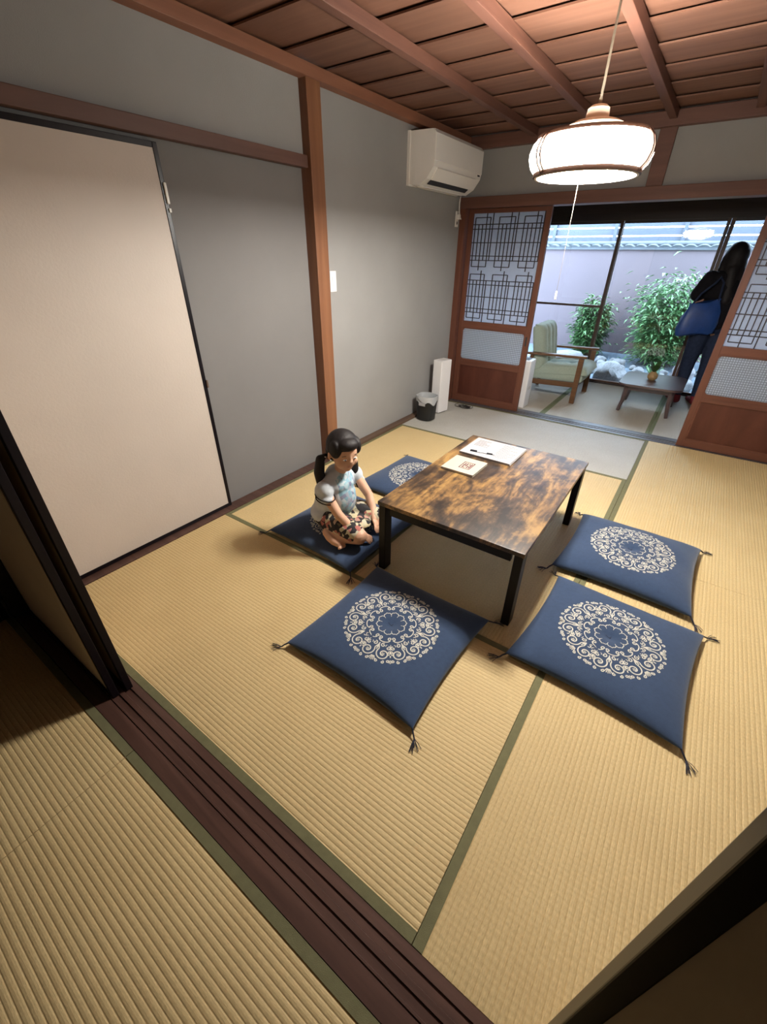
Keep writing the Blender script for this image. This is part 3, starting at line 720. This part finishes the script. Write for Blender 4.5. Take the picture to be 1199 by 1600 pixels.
bx_ = thing('white_box', 'tall narrow white appliance standing behind the waste bin', 'appliance', (.095, 3.432, .003), R(-12))
B(-.052, .052, -.072, .072, .006, .50, bev=.007).build('body', 'white_box', bx_); B(-.044, .044, -.042, .042, 0, .006).build('base', 'dark_slot', bx_)
B(-.030, .030, -.030, .030, .5, .5015).build('top_vent', 'paper_edge', bx_)
cb = thing('cable_coil', 'loose coil of black cable on the mat beside the tall white box', 'cable', (.225, 3.70, .004))
pts = []
for i in range(90):
    a = i*.36; r = .038+.022*math.sin(i*.21); pts.append((r*math.cos(a)*1.3+.002*i*.4-.02, r*math.sin(a)+.012*math.sin(i*.11), .004+.010*(.5+.5*math.sin(i*.45))))
MB().tube(pts, .0026, 6).build('coil', 'cable_black', cb, True)
B(.045, .085, -.02, .01, 0, .018, bev=.004).build('power_adapter', 'cable_black', cb)
pu = thing('air_purifier', 'slim white appliance standing just behind the left lattice door', 'appliance', (.62, 4.10, .003))
B(-.12, .135, -.075, .085, .0, .47, bev=.012).build('body', 'white_box', pu); B(.1352, .1365, -.03, .04, .18, .21).build('indicator', 'paper_edge', pu); B(-.09, .10, -.05, .06, .47, .472).build('top_grille', 'dark_slot', pu)

# ------------------------------------------------------------------ armchair
ch = thing('armchair', 'low wooden armchair with pale green tufted cushions', 'chair', (.86, 4.80, .002))
def pad(nx, nz, W, H, T, tufts, name, cuts):
    """puffed cushion, local x across W, z along H, thickness T towards +y"""
    mb = MB(); vs = []; 
    def hgt(u, v):
        e = max(0, (1-abs(u)**5)*(1-abs(v)**6))**.35
        c = .0
        for cu in cuts: c += .55*math.exp(-((u-cu)/.07)**2)
        d = 0
        for tu, tv in tufts: d += .9*math.exp(-(((u-tu)/.09)**2+((v-tv)/.16)**2))
        return T*e*(1-.30*min(1, c+d*.6))
    for j in range(nz+1):
        for i in range(nx+1):
            u, v = -1+2*i/nx, -1+2*j/nz; vs.append((u*W/2, hgt(u, v), v*H/2))
    m = nx+1; o = len(vs)
    for j in range(nz+1):
        for i in range(nx+1): u, v = -1+2*i/nx, -1+2*j/nz; vs.append((u*W/2, -.012*max(0, (1-u**8)*(1-v**8)), v*H/2))
    fs = []
    for j in range(nz):
        for i in range(nx): fs += [(j*m+i, j*m+i+1, (j+1)*m+i+1, (j+1)*m+i), (o+j*m+i, o+(j+1)*m+i, o+(j+1)*m+i+1, o+j*m+i+1)]
    return mb.add(vs, fs)
CW = .56   # width along y
# backrest: plane tilts backwards to -x
Mb = Matrix.Translation((-.245, 0, .505)) @ Matrix.Rotation(R(-11), 4, 'Y') @ Matrix.Rotation(R(-90), 4, 'Z')
bcush = pad(40, 36, CW-.05, .46, .11, [(u, v) for u in (-.5, 0, .5) for v in (-.3, .35)], 'b', (-.5, 0, .5)).xf(Mb).build('backrest_cushion', 'green_fabric', ch, True)
for tu in (-.5, 0, .5):
    for tv in (-.3, .35):
        bt = MB(); bt.lathe([(.0, .006), (.008, .004), (.010, 0), (.0, -.001)], 12).xf(Mb @ Matrix.Translation((tu*(CW-.05)/2, .077, tv*.23)) @ Matrix.Rotation(R(-90), 4, 'X')).build('button', 'green_fabric', bcush, True)
B(-.05, .0, -.25, .25, -.22, .22, bev=.02).xf(Matrix.Translation((-.225, 0, .50)) @ Matrix.Rotation(R(-11), 4, 'Y')).build('backrest_frame', 'green_fabric', ch)
Ms = Matrix.Translation((.03, 0, .275)) @ Matrix.Rotation(R(-4), 4, 'Y') @ Matrix.Rotation(R(90), 4, 'X') @ Matrix.Scale(-1, 4, (0, 0, 1))
pad(40, 30, .60, CW-.05, .10, [(u, v) for u in (-.3, .35) for v in (-.4, .4)], 's', ()).xf(Matrix.Translation((.03, 0, .272)) @ Matrix.Rotation(R(-4), 4, 'Y') @ Matrix.Rotation(R(90), 4, 'X')).build('seat_cushion', 'green_fabric', ch, True)
B(-.26, .30, -.25, .25, .20, .275, bev=.02).xf(Matrix.Rotation(R(-2), 4, 'Y')).build('seat_base', 'green_fabric', ch)
for s in (-1, 1):
    y0 = s*(CW/2)
    B(.225, .275, y0-.016, y0+.016, 0, .455, bev=.004).build('leg', 'chair_wood', ch)
    MB().tube([(-.30, y0, .0), (-.27, y0, .20), (-.255, y0, .44)], .020, 8).build('leg', 'chair_wood', ch, True)
    B(-.30, .315, y0-.030, y0+.030, .452, .476, bev=.007).xf(Matrix.Rotation(R(-2), 4, 'Y')).build('armrest', 'chair_wood', ch)
    B(-.27, .235, y0-.013, y0+.013, .155, .205, bev=.003).xf(Matrix.Rotation(R(-2.5), 4, 'Y')).build('side_rail', 'chair_wood', ch)
B(.228, .252, -.27, .27, .165, .205, bev=.003).build('front_rail', 'chair_wood', ch)

# ------------------------------------------------------------------ small coffee table with plant
ct = thing('coffee_table', 'small dark wooden coffee table with rounded corners by the garden windows', 'table', (1.775, 4.80, .002))
top = rounded(-.265, .265, -.315, .315, .07, 6); top = [(x*(1+.10*(1-(y/.315)**2)), y*(1+.04*(1-(x/.265)**2))) for x, y in top]
MB().prism(top, 'z', .268, .288).build('table_top', 'coffee_wood', ct)
for y0 in (-.235, .235): B(-.20, .20, y0-.01, y0+.01, .218, .268, bev=.002).build('apron', 'coffee_wood', ct)
for x0 in (-.20, .20): B(x0-.01, x0+.01, -.235, .235, .218, .268, bev=.002).build('apron', 'coffee_wood', ct)
for sx in (-1, 1):
    for sy in (-1, 1): MB().tube([(sx*.195, sy*.228, .268), (sx*.195, sy*.228, .20), (sx*.202, sy*.224, .10), (sx*.218, sy*.228, .0)], [.026, .024, .018, .016], 8).build('leg', 'coffee_wood', ct, True)
pv = thing('potted_plant', 'little round tan vase with dark green leaves on the coffee table', 'plant', (1.755, 4.80, .2905))
MB().lathe([(.0, 0), (.026, .0), (.042, .018), (.047, .040), (.040, .062), (.026, .074), (.022, .082), (.018, .082), (.016, .06), (.0, .05)], 28).build('vase', 'gourd', pv, True)
rnd = random.Random(11)
for i in range(11):
    a = rnd.uniform(0, 6.28); l = rnd.uniform(.05, .10); up = rnd.uniform(.06, .13); mb = MB(); vs = []; nseg = 5
    for q in range(nseg+1):
        s = q/nseg; w = .026*math.sin(math.pi*min(1, s*.92+.06)); x = l*s; z = .07+up*math.sin(s*1.5)
        for d, dzz in ((-w, .004), (0, -.003), (w, .004)): vs.append((x*math.cos(a)-d*math.sin(a), x*math.sin(a)+d*math.cos(a), z+dzz))
    mb.add(vs, [(q*3+e, q*3+e+1, q*3+e+4, q*3+e+3) for q in range(nseg) for e in (0, 1)]).build('leaf', 'leaf_pot', pv, True)

# ------------------------------------------------------------------ garden
def gz(y): return -.06+.11*max(0, min(1, (y-5.75)/1.5))
gd = tag(MB().prism([(5.72, -.25), (7.5, -.25), (7.5, .05), (7.25, .05), (5.75, -.06), (5.72, -.06)], 'x', -4, 6).build('ground', 'gravel'), 'blue grey gravel ground of the small garden', 'ground', kind='structure')
gw = tag(B(-4, 6, 7.5, 7.66, -.25, 1.43).build('wall_garden', 'garden_plaster'), 'pale pinkish garden wall with tiled coping', 'wall', kind='structure')
B(-4, 6, 7.47, 7.69, 1.43, 1.455).build('coping_base', 'coping_grey', gw)
tile = MB(); prof = [(-.075, .0), (-.05, .028), (-.02, .044), (.012, .046), (.04, .034), (.06, .010), (.075, .004), (.075, -.006), (-.075, -.008)]
tile.prism(prof, 'y', -.125, .0).xf(Matrix.Rotation(R(14), 4, 'X'))
tile.xf(Matrix.Scale(.55, 4, (0, 0, 1))); tm = tile.mesh('coping_tile', 'coping_grey')
for i in range(40):
    x = -2.2+i*.15
    link('coping_tile', tm, gw, (x, 7.585, 1.478)); 
MB().tube([(-4, 7.6, 1.50), (6, 7.6, 1.50)], .035, 10).build('ridge_roll', 'coping_grey', gw, True)
lf = thing('louver_fence', 'pale blue grey louvered fence rising above the garden wall', 'fence', (1.0, 7.95, -.2))
sl = B(-4, 4, -.012, .012, 0, .088).mesh('slat', 'louver_paint')
for i in range(7): o = link('slat', sl, lf, (0, 0, 1.50+i*.105))
for x in (-3.2, -2.3, -1.4, -.5, .4, 1.3, 2.2, 3.1): B(x-.025, x+.025, -.05, -.012, 0, 2.3).build('post', 'louver_paint', lf)
tag(B(-4, -3.9, 5.72, 7.5, -.25, 1.9).build('wall_garden_left', 'garden_plaster'), 'side wall at the left end of the garden', 'wall', kind='structure')
tag(B(5.9, 6.0, 5.72, 7.5, -.25, 1.9).build('wall_garden_right', 'garden_plaster'), 'side wall at the right end of the garden', 'wall', kind='structure')

def rock_mesh(seed, mat):
    bm = bmesh.new(); bmesh.ops.create_icosphere(bm, subdivisions=3, radius=1)
    o = Vector((seed*7.3, seed*1.7, seed*3.1))
    for q in bm.verts:
        n1 = noise.noise(q.co*1.1+o); n2 = noise.noise(q.co*2.7+o*2); q.co *= 1+.34*n1+.16*n2+.06*noise.noise(q.co*5.1+o)
        if q.co.z < -.5: q.co.z = -.5
    me = MB().bm(bm).mesh('rock', mat, True); return me
rocks = [rock_mesh(i, 'rock') for i in range(6)]; rockd = rock_mesh(9, 'rock_dark')
rnd = random.Random(21); placed = []
def add_rock(x, y, s, me, label, z=0, sc=(1, 1, 1)):
    z = gz(y)-.004
    o = link('garden_rock', me, None, (x, y, z+.5*s*sc[2]*.9), rnd.uniform(0, 6.28)); o.scale = (s*sc[0], s*sc[1], s*sc[2])
    tag(o, label, 'rock', 'pale rocks bordering the garden'); placed.append((x, y, s*max(sc[0], sc[1]))); return o
add_rock(1.22, 6.04, .19, rocks[0], 'largest pale garden rock, right outside the window behind the coffee table', sc=(1.2, .9, .85))
add_rock(1.98, 6.42, .13, rockd, 'dark garden rock at the foot of the big shrub', sc=(1.2, 1, 1.1))
add_rock(.45, 6.55, .22, rocks[2], 'broad flat pale rock outside the window behind the armchair', sc=(1.7, .9, .55))
tries = 0
while len(placed) < 80 and tries < 14000:
    tries += 1; y = rnd.uniform(5.85, 6.95); x = rnd.uniform(-.6, 2.9); s = rnd.uniform(.045, .105)
    if y > 6.55 and s > .10: continue
    if (x-1.62)**2+(y-7.0)**2 < .16 or (x-.62)**2+(y-7.12)**2 < .16 or (x-1.66)**2+(y-6.3)**2 < .03: continue
    if all((x-a)**2+(y-b2)**2 > (1.16*(1.15*s+c))**2 for a, b2, c in placed): add_rock(x, y, s, rocks[rnd.randrange(6)], 'small pale rounded rock in the strip outside the garden windows', sc=(rnd.uniform(.9, 1.3), rnd.uniform(.85, 1.1), rnd.uniform(.7, 1.0)))

def shrub(label, x, y, hgt, rad, nleaf, seed, leafmat, base=.0):
    rnd = random.Random(seed); t = thing('shrub', label, 'shrub', (x, y, gz(y)-.005)); st = MB(); lf_ = MB()
    tips = []
    for i in range(26):
        a = rnd.uniform(0, 6.28); rr_ = rad*math.sqrt(rnd.random())*.85; top = hgt*(.55+.45*rnd.random())*(1-.35*(rr_/rad)**2)
        p = [Vector((.06*math.cos(a)*rnd.random(), .06*math.sin(a)*rnd.random(), 0)), Vector((rr_*.35*math.cos(a), rr_*.35*math.sin(a), top*.5)), Vector((rr_*math.cos(a), rr_*math.sin(a), top))]
        st.tube(p, [.008, .006, .002], 5); tips.append(p)
    st.build('stems', 'twig', t)
    for i in range(nleaf):
        p = tips[rnd.randrange(len(tips))]; s = rnd.uniform(.15+base, 1.0); c = (p[0]*(1-s)**2+2*p[1]*s*(1-s)+p[2]*s*s) if s <= 1 else p[2]*s
        off = Vector((rnd.gauss(0, 1), rnd.gauss(0, 1), rnd.gauss(0, .7)))*rad*.24; c = c+off; c.y *= .62
        if c.z < .05: continue
        d = Vector((c.x, c.y, 0)).normalized()*.8 + Vector((rnd.gauss(0, .6), rnd.gauss(0, .6), rnd.uniform(-.5, .45))); d.normalize()
        l = rnd.uniform(.06, .11); w = l*.17; sd = d.cross(Vector((0, 0, 1)))
        sd = (sd.normalized() if sd.length > .01 else Vector((1, 0, 0))); up = sd.cross(d)
        m_ = c+d*l*.45
        lf_.add([c, m_+sd*w+up*w*.5, c+d*l-Vector((0, 0, l*.15)), m_-sd*w+up*w*.5, m_-up*w*.1], [(0, 1, 4), (0, 4, 3), (1, 2, 4), (4, 2, 3)])
    tag(lf_.build('foliage', leafmat, t, fix=False), kind='stuff')
shrub('large bushy green shrub with feathery leaves in front of the garden wall', 1.62, 7.0, 1.20, .54, 9000, 3, 'leaf_light')
shrub('smaller round green shrub behind the armchair near the garden wall', .62, 7.12, .86, .27, 4200, 5, 'leaf')
gs = thing('garden_fern', 'low leafy plant between the rocks behind the coffee table', 'plant', (1.66, 6.30, gz(6.30)-.004)); rnd = random.Random(4); fm = MB()
for i in range(46):
    a = rnd.uniform(0, 6.28); l = rnd.uniform(.06, .14); up = rnd.uniform(.06, .20); vs = []
    for q in range(6):
        s = q/5; w = .012*math.sin(math.pi*min(1, s*.95+.04)); x = l*s; z = up*math.sin(s*1.9)
        for dd in (-w, w): vs.append((x*math.cos(a)-dd*math.sin(a), x*math.sin(a)+dd*math.cos(a), z))
    fm.add(vs, [(2*q, 2*q+1, 2*q+3, 2*q+2) for q in range(5)])
tag(fm.build('fronds', 'leaf_light', gs, fix=False), kind='stuff'); MB().tube([(0, 0, 0), (.005, 0, .10)], [.02, .012], 8).build('stem', 'twig', gs)

# ------------------------------------------------------------------ figures
def ell(mb, c, r, M=None, n=20, m=14):
    c = Vector(c); bm = bmesh.new(); bmesh.ops.create_uvsphere(bm, u_segments=n, v_segments=m, radius=1)
    for q in bm.verts:
        p = Vector((q.co.x*r[0], q.co.y*r[1], q.co.z*r[2])); q.co = c + (M @ p if M else p)
    mb.bm(bm)
def limb(mb, pts, rad, n=14):
    P = [Vector(p) for p in pts]
    for p, r in zip(P, rad): ell(mb, p, (r, r, r), None, n, 8)
    for i in range(len(P)-1): mb.tube([P[i], P[i].lerp(P[i+1], .5), P[i+1]], [rad[i], (rad[i]+rad[i+1])/2, rad[i+1]], n)
def organic(name, mb, vox, mat, parent, smooth=4):
    o = mb.build(name, mat, parent, False, None, True)
    rm = o.modifiers.new('r', 'REMESH'); rm.mode = 'VOXEL'; rm.voxel_size = vox
    if smooth: sm = o.modifiers.new('s', 'SMOOTH'); sm.iterations = smooth; sm.factor = .5
    bpy.context.view_layer.update(); dg = bpy.context.evaluated_depsgraph_get()
    me = bpy.data.meshes.new_from_object(o.evaluated_get(dg)); o.modifiers.clear(); o.data = me
    me.materials.clear(); me.materials.append(MATS[mat])
    me.polygons.foreach_set('use_smooth', [True]*len(me.polygons)); return o
def hand(mb, wrist, d, nrm, size, side, curl=.35):
    """palm along d, back of the hand towards nrm; side=+1 puts the thumb on cross(d,nrm)"""
    w = Vector(wrist); d = Vector(d).normalized(); nrm = Vector(nrm); nrm = (nrm-d*nrm.dot(d)).normalized(); sdv = d.cross(nrm)*side
    Mh = Matrix((d, sdv, nrm)).transposed()
    ell(mb, w+d*size*.25, (size*.30, size*.21, size*.10), Mh)
    for i, (o, l) in enumerate(((.155, .36), (.05, .42), (-.055, .39), (-.15, .30))):
        a = w+d*size*.45+sdv*size*o; k1 = a+(d-nrm*curl*.6).normalized()*size*l*.5+sdv*size*o*.10; k2 = k1+(d-nrm*curl*1.8).normalized()*size*l*.5
        limb(mb, [a, k1, k2], [size*.055, size*.050, size*.040], 8)
    a = w+d*size*.10+sdv*size*.14; k1 = a+(d*.6+sdv*.75-nrm*.2).normalized()*size*.22; k2 = k1+(d*.9+sdv*.2-nrm*.35).normalized()*size*.18
    limb(mb, [a, k1, k2], [size*.075, size*.06, size*.048], 8)

# ---- little girl sitting on the cushion, facing the table (+x), head turned a little to the camera
KZ = .066
kid = thing('person', 'small girl with pigtails, grey blue top and printed shorts sitting on a navy cushion', 'person', (.70, 1.175, KZ))
hd = Vector((.055, -.005, .462)); hyaw = R(-22)
Mh = Matrix.Rotation(hyaw, 3, 'Z') @ Matrix.Rotation(R(10), 3, 'Y')
def H(p): return hd + Mh @ Vector(p)
body = MB()
ell(body, H((0, 0, .012)), (.080, .069, .082), Mh); ell(body, H((.022, 0, -.030)), (.058, .056, .062), Mh); ell(body, H((.048, 0, -.070)), (.024, .026, .020), Mh)
for s in (-1, 1):
    ell(body, H((.044, s*.032, -.034)), (.028, .026, .030), Mh); ell(body, H((-.006, s*.071, -.016)), (.016, .008, .022), Mh @ Matrix.Rotation(R(s*18), 3, 'Z'))
ell(body, H((.079, 0, -.020)), (.012, .011, .010), Mh); ell(body, H((.075, 0, -.006)), (.009, .008, .022), Mh)
limb(body, [(.025, 0, .33), (.042, -.002, .40)], [.033, .032])
limb(body, [(-.03, 0, .09), (-.02, 0, .20), (.0, 0, .29)], [.080, .076, .070])
ell(body, (.004, 0, .295), (.05, .10, .045))
# right arm (towards the camera) reaching down between the knees
shR, elR, wrR = (.008, -.108, .290), (.105, -.120, .165), (.195, -.062, .055)
limb(body, [shR, (.05, -.122, .235), elR, (.155, -.098, .105), wrR], [.031, .028, .024, .022, .017])
hand(body, wrR, (.55, .35, -.45), (.4, -.5, .7), .10, 1, .3)
shL, elL, wrL = (.012, .108, .288), (.115, .125, .170), (.200, .055, .085)
limb(body, [shL, (.06, .125, .23), elL, (.16, .095, .12), wrL], [.031, .028, .024, .022, .017])
hand(body, wrL, (.55, -.40, -.30), (.4, .5, .75), .10, -1, .3)
# legs folded: knees forward, feet tucked beside the hips
for s in (-1, 1):
    limb(body, [(-.01, s*.055, .062), (.11, s*.085, .075), (.215, s*.095, .062)], [.062, .056, .043])
    limb(body, [(.215, s*.095, .055), (.12, s*.122, .036), (.03, s*.126, .034)], [.038, .034, .026])
# near foot with toes towards the knee side, sole outwards
limb(body, [(.030, -.130, .032), (.065, -.150, .028), (.105, -.162, .024), (.142, -.166, .020)], [.027, .025, .023, .016])
for i in range(5): limb(body, [(.145+.004*i, -.150-.008*i, .016+.004*(4-i)*.5), (.168-.004*abs(i-1), -.150-.009*i, .014)], [.0085, .0070], 8)
limb(body, [(.030, .130, .032), (-.03, .135, .028), (-.075, .14, .022)], [.026, .024, .017])
organic('body', body, .0042, 'skin', kid, 3)
sh = MB()
limb(sh, [(-.055, 0, .085), (-.035, 0, .16), (-.012, 0, .24), (.004, 0, .305)], [.098, .096, .088, .066])
ell(sh, (-.045, 0, .085), (.115, .128, .060)); ell(sh, (.0, 0, .290), (.066, .122, .052)); ell(sh, (.012, 0, .185), (.088, .094, .125)); ell(sh, (.030, 0, .268), (.056, .085, .052)); limb(sh, [(.0, -.045, .308), (.0, .045, .308)], [.040, .040])
for s in (-1, 1): ell(sh, (.018, s*.120, .268), (.052, .044, .056)); ell(sh, (.032, s*.128, .240), (.047, .040, .026))
shirt_o = organic('shirt', sh, .0055, 'child_shirt', kid, 4)
for zz, kk in ((.234, 1.03), (.252, 1.06)): MB().tube([(.030+.050*kk*math.cos(q*math.pi/12), -.127+.042*kk*math.sin(q*math.pi/12), zz-.25*(.050*math.cos(q*math.pi/12))) for q in range(25)], .0028, 6).build('sleeve_trim', 'black_cloth', shirt_o, True)
so = MB()
ell(so, (-.03, 0, .062), (.115, .125, .058))
for s in (-1, 1): limb(so, [(.0, s*.062, .064), (.10, s*.086, .078), (.185, s*.094, .070)], [.069, .064, .054])
ell(so, (.12, 0, .072), (.09, .07, .035))
organic('shorts', so, .0055, 'shorts_print', kid, 3)
hr = MB()
ell(hr, H((-.010, 0, .026)), (.084, .080, .080), Mh); ell(hr, H((-.034, 0, -.012)), (.058, .074, .068), Mh)
for s in (-1, 1): ell(hr, H((.022, s*.058, .030)), (.040, .022, .046), Mh)
ell(hr, H((.048, 0, .060)), (.040, .052, .030), Mh)
organic('hair', hr, .0045, 'black_hair', kid, 3)
for s in (-1, 1):
    a = H((-.034, s*.078, -.030)); pt = MB()
    limb(pt, [a, a+Vector((-.020, s*.018, -.02)), a+Vector((-.026, s*.026, -.090)), a+Vector((-.014, s*.026, -.165)), a+Vector((.010, s*.022, -.225))], [.012, .023, .028, .024, .007])
    organic('pigtail', pt, .005, 'black_hair', kid, 3)
    hb = MB(); ell(hb, a+Vector((-.004, s*.004, -.004)), (.013, .013, .010)); hb.build('hair_tie', 'eye_white', kid, True)
    ey = MB(); ell(ey, H((.0712, s*.027, -.008)), (.006, .0105, .0038), Mh); ey.build('eye', 'eye_white', kid, True)
    iy = MB(); ell(iy, H((.0750, s*.0265, -.008)), (.0035, .0052, .0040), Mh); iy.build('iris', 'eye_dark', kid, True)
    bw_ = MB(); bw_.tube([H((.0735, s*.014, .010)), H((.0735, s*.028, .013)), H((.066, s*.041, .010))], .0015, 6); bw_.build('eyebrow', 'black_hair', kid, True)
mo = MB(); ell(mo, H((.071, 0, -.050)), (.006, .016, .0050), Mh); mo.build('mouth', 'lip', kid, True)

# ---- woman standing at the garden window, seen from behind
wm = thing('person', 'woman in black top and dark jeans with long black hair standing at the garden window', 'person', (2.085, 5.27, .003), 0)
wb_ = MB(); hw = Vector((-.02, .02, 1.345))
Mw = Matrix.Rotation(R(25), 3, 'Z')      # faces +y turned towards -x
def F(x, y, z):   # local frame: x to her left-front side, y forward
    p = Mw @ Vector((x, y, 0)); return Vector((p.x, p.y, z))
ell(wb_, hw+Vector((0, 0, .02)), (.072, .088, .100), Mw); ell(wb_, hw+F(0, .035, -.045), (.052, .050, .062), Mw); ell(wb_, hw+F(0, .094, -.01), (.011, .014, .018), Mw)
for s in (-1, 1): ell(wb_, hw+F(s*.074, 0, 0), (.008, .016, .028), Mw)
limb(wb_, [hw+F(0, -.01, -.08), hw+F(0, -.015, -.15)], [.045, .048])
limb(wb_, [F(0, 0, .78), F(0, 0, .94), F(0, -.01, 1.12)], [.115, .10, .11]); ell(wb_, F(0, -.005, 1.18), (.170, .085, .065), Mw)
shl = F(-.170, .0, 1.185)
limb(wb_, [shl, F(-.185, .03, 1.02), F(-.190, .05, .90), F(-.185, .12, .80), F(-.175, .19, .725)], [.048, .042, .035, .031, .024])
hand(wb_, F(-.175, .19, .725), F(.0, .35, -.75), F(-.9, -.1, .1), .155, 1, .5)
limb(wb_, [F(.170, 0, 1.185), F(.19, .01, 1.0), F(.195, .03, .88), F(.185, .10, .78), F(.17, .17, .72)], [.048, .042, .035, .031, .024])
hand(wb_, F(.17, .17, .72), F(.0, .4, -.7), F(.9, -.1, .1), .155, -1, .5)
for s, dy in ((-1, .02), (1, -.03)):
    limb(wb_, [F(s*.085, 0, .74), F(s*.080, dy, .42), F(s*.078, dy-.01, .10), F(s*.078, dy-.01, .05)], [.085, .058, .036, .034])
    limb(wb_, [F(s*.078, dy-.03, .035), F(s*.085, dy+.06, .032), F(s*.092, dy+.15, .022)], [.033, .031, .020])
organic('body', wb_, .0065, 'skin', wm, 3)
tp = MB(); limb(tp, [F(0, 0, .80), F(0, 0, .94), F(0, -.01, 1.11)], [.128, .118, .122]); ell(tp, F(0, -.005, 1.185), (.192, .098, .072), Mw); ell(tp, F(0, 0, 1.08), (.185, .105, .13), Mw)
for s in (-1, 1): limb(tp, [F(s*.168, .0, 1.185), F(s*.195, .02, 1.10), F(s*.208, .03, 1.045)], [.062, .062, .068])
organic('top', tp, .009, 'black_cloth', wm, 4)
jn = MB(); ell(jn, F(0, 0, .765), (.160, .118, .085), Mw)
for s, dy in ((-1, .02), (1, -.03)): limb(jn, [F(s*.078, 0, .74), F(s*.080, dy, .42), F(s*.078, dy-.01, .20), F(s*.078, dy-.01, .105)], [.096, .066, .050, .043])
organic('jeans', jn, .009, 'jeans', wm, 4)
for s, dy in ((-1, .02), (1, -.03)):
    sk = MB(); limb(sk, [F(s*.078, dy-.012, .085), F(s*.078, dy-.03, .038), F(s*.085, dy+.06, .034), F(s*.092, dy+.15, .024)], [.037, .038, .035, .023]); organic('sock', sk, .007, 'red_sock', wm, 3)
hh = MB(); ell(hh, hw+F(0, -.012, .020), (.096, .104, .112), Mw); ell(hh, hw+F(0, -.045, -.06), (.092, .070, .10), Mw)
limb(hh, [hw+F(-.02, -.070, -.10), hw+F(-.01, -.095, -.22), hw+F(.0, -.105, -.34), hw+F(.01, -.100, -.42)], [.062, .060, .055, .020]); limb(hh, [hw+F(.035, -.065, -.10), hw+F(.045, -.092, -.22), hw+F(.04, -.10, -.38)], [.055, .052, .022])
for s_ in (-1, 1): limb(hh, [hw+F(s_*.070, .0, .0), hw+F(s_*.082, -.01, -.09), hw+F(s_*.074, -.045, -.20)], [.036, .034, .024])
organic('hair', hh, .009, 'black_hair', wm, 4)
# blue shoulder bag carried on her left arm
bgp = thing('shoulder_bag', 'large blue shoulder bag hanging at the side of the standing woman', 'bag', (1.960, 5.10, .70))
bagm = MB(); 
lp = []
for z, wx, wy in ((0, .125, .030), (.015, .150, .050), (.08, .165, .060), (.18, .150, .050), (.27, .120, .030), (.29, .115, .018)):
    l = []
    for i in range(36):
        a = 2*math.pi*i/36; c, s = math.cos(a), math.sin(a); q = (abs(c)**3.2+abs(s)**3.2)**(-1/3.2); x = wx*q*c; y = wy*q*s
        l.append((x+.012*math.sin(9*z*10+a*3)*.5, y+.006*math.sin(a*4+z*20), z+.05*(x/.15)*(.4+z)+.008*math.sin(3*a+z*9)))
    lp.append(l)
loft(lp).xf(Matrix.Rotation(R(14), 4, 'Z')).build('bag_body', 'blue_bag', bgp, True)
MB().tube([(-.09, -.02, .27), (-.05, -.02, .36), (.03, .0, .45), (.055, .03, .497), (.09, .05, .45), (.10, .02, .32), (.09, .01, .28)], .009, 8).build('strap', 'jeans', bgp, True)
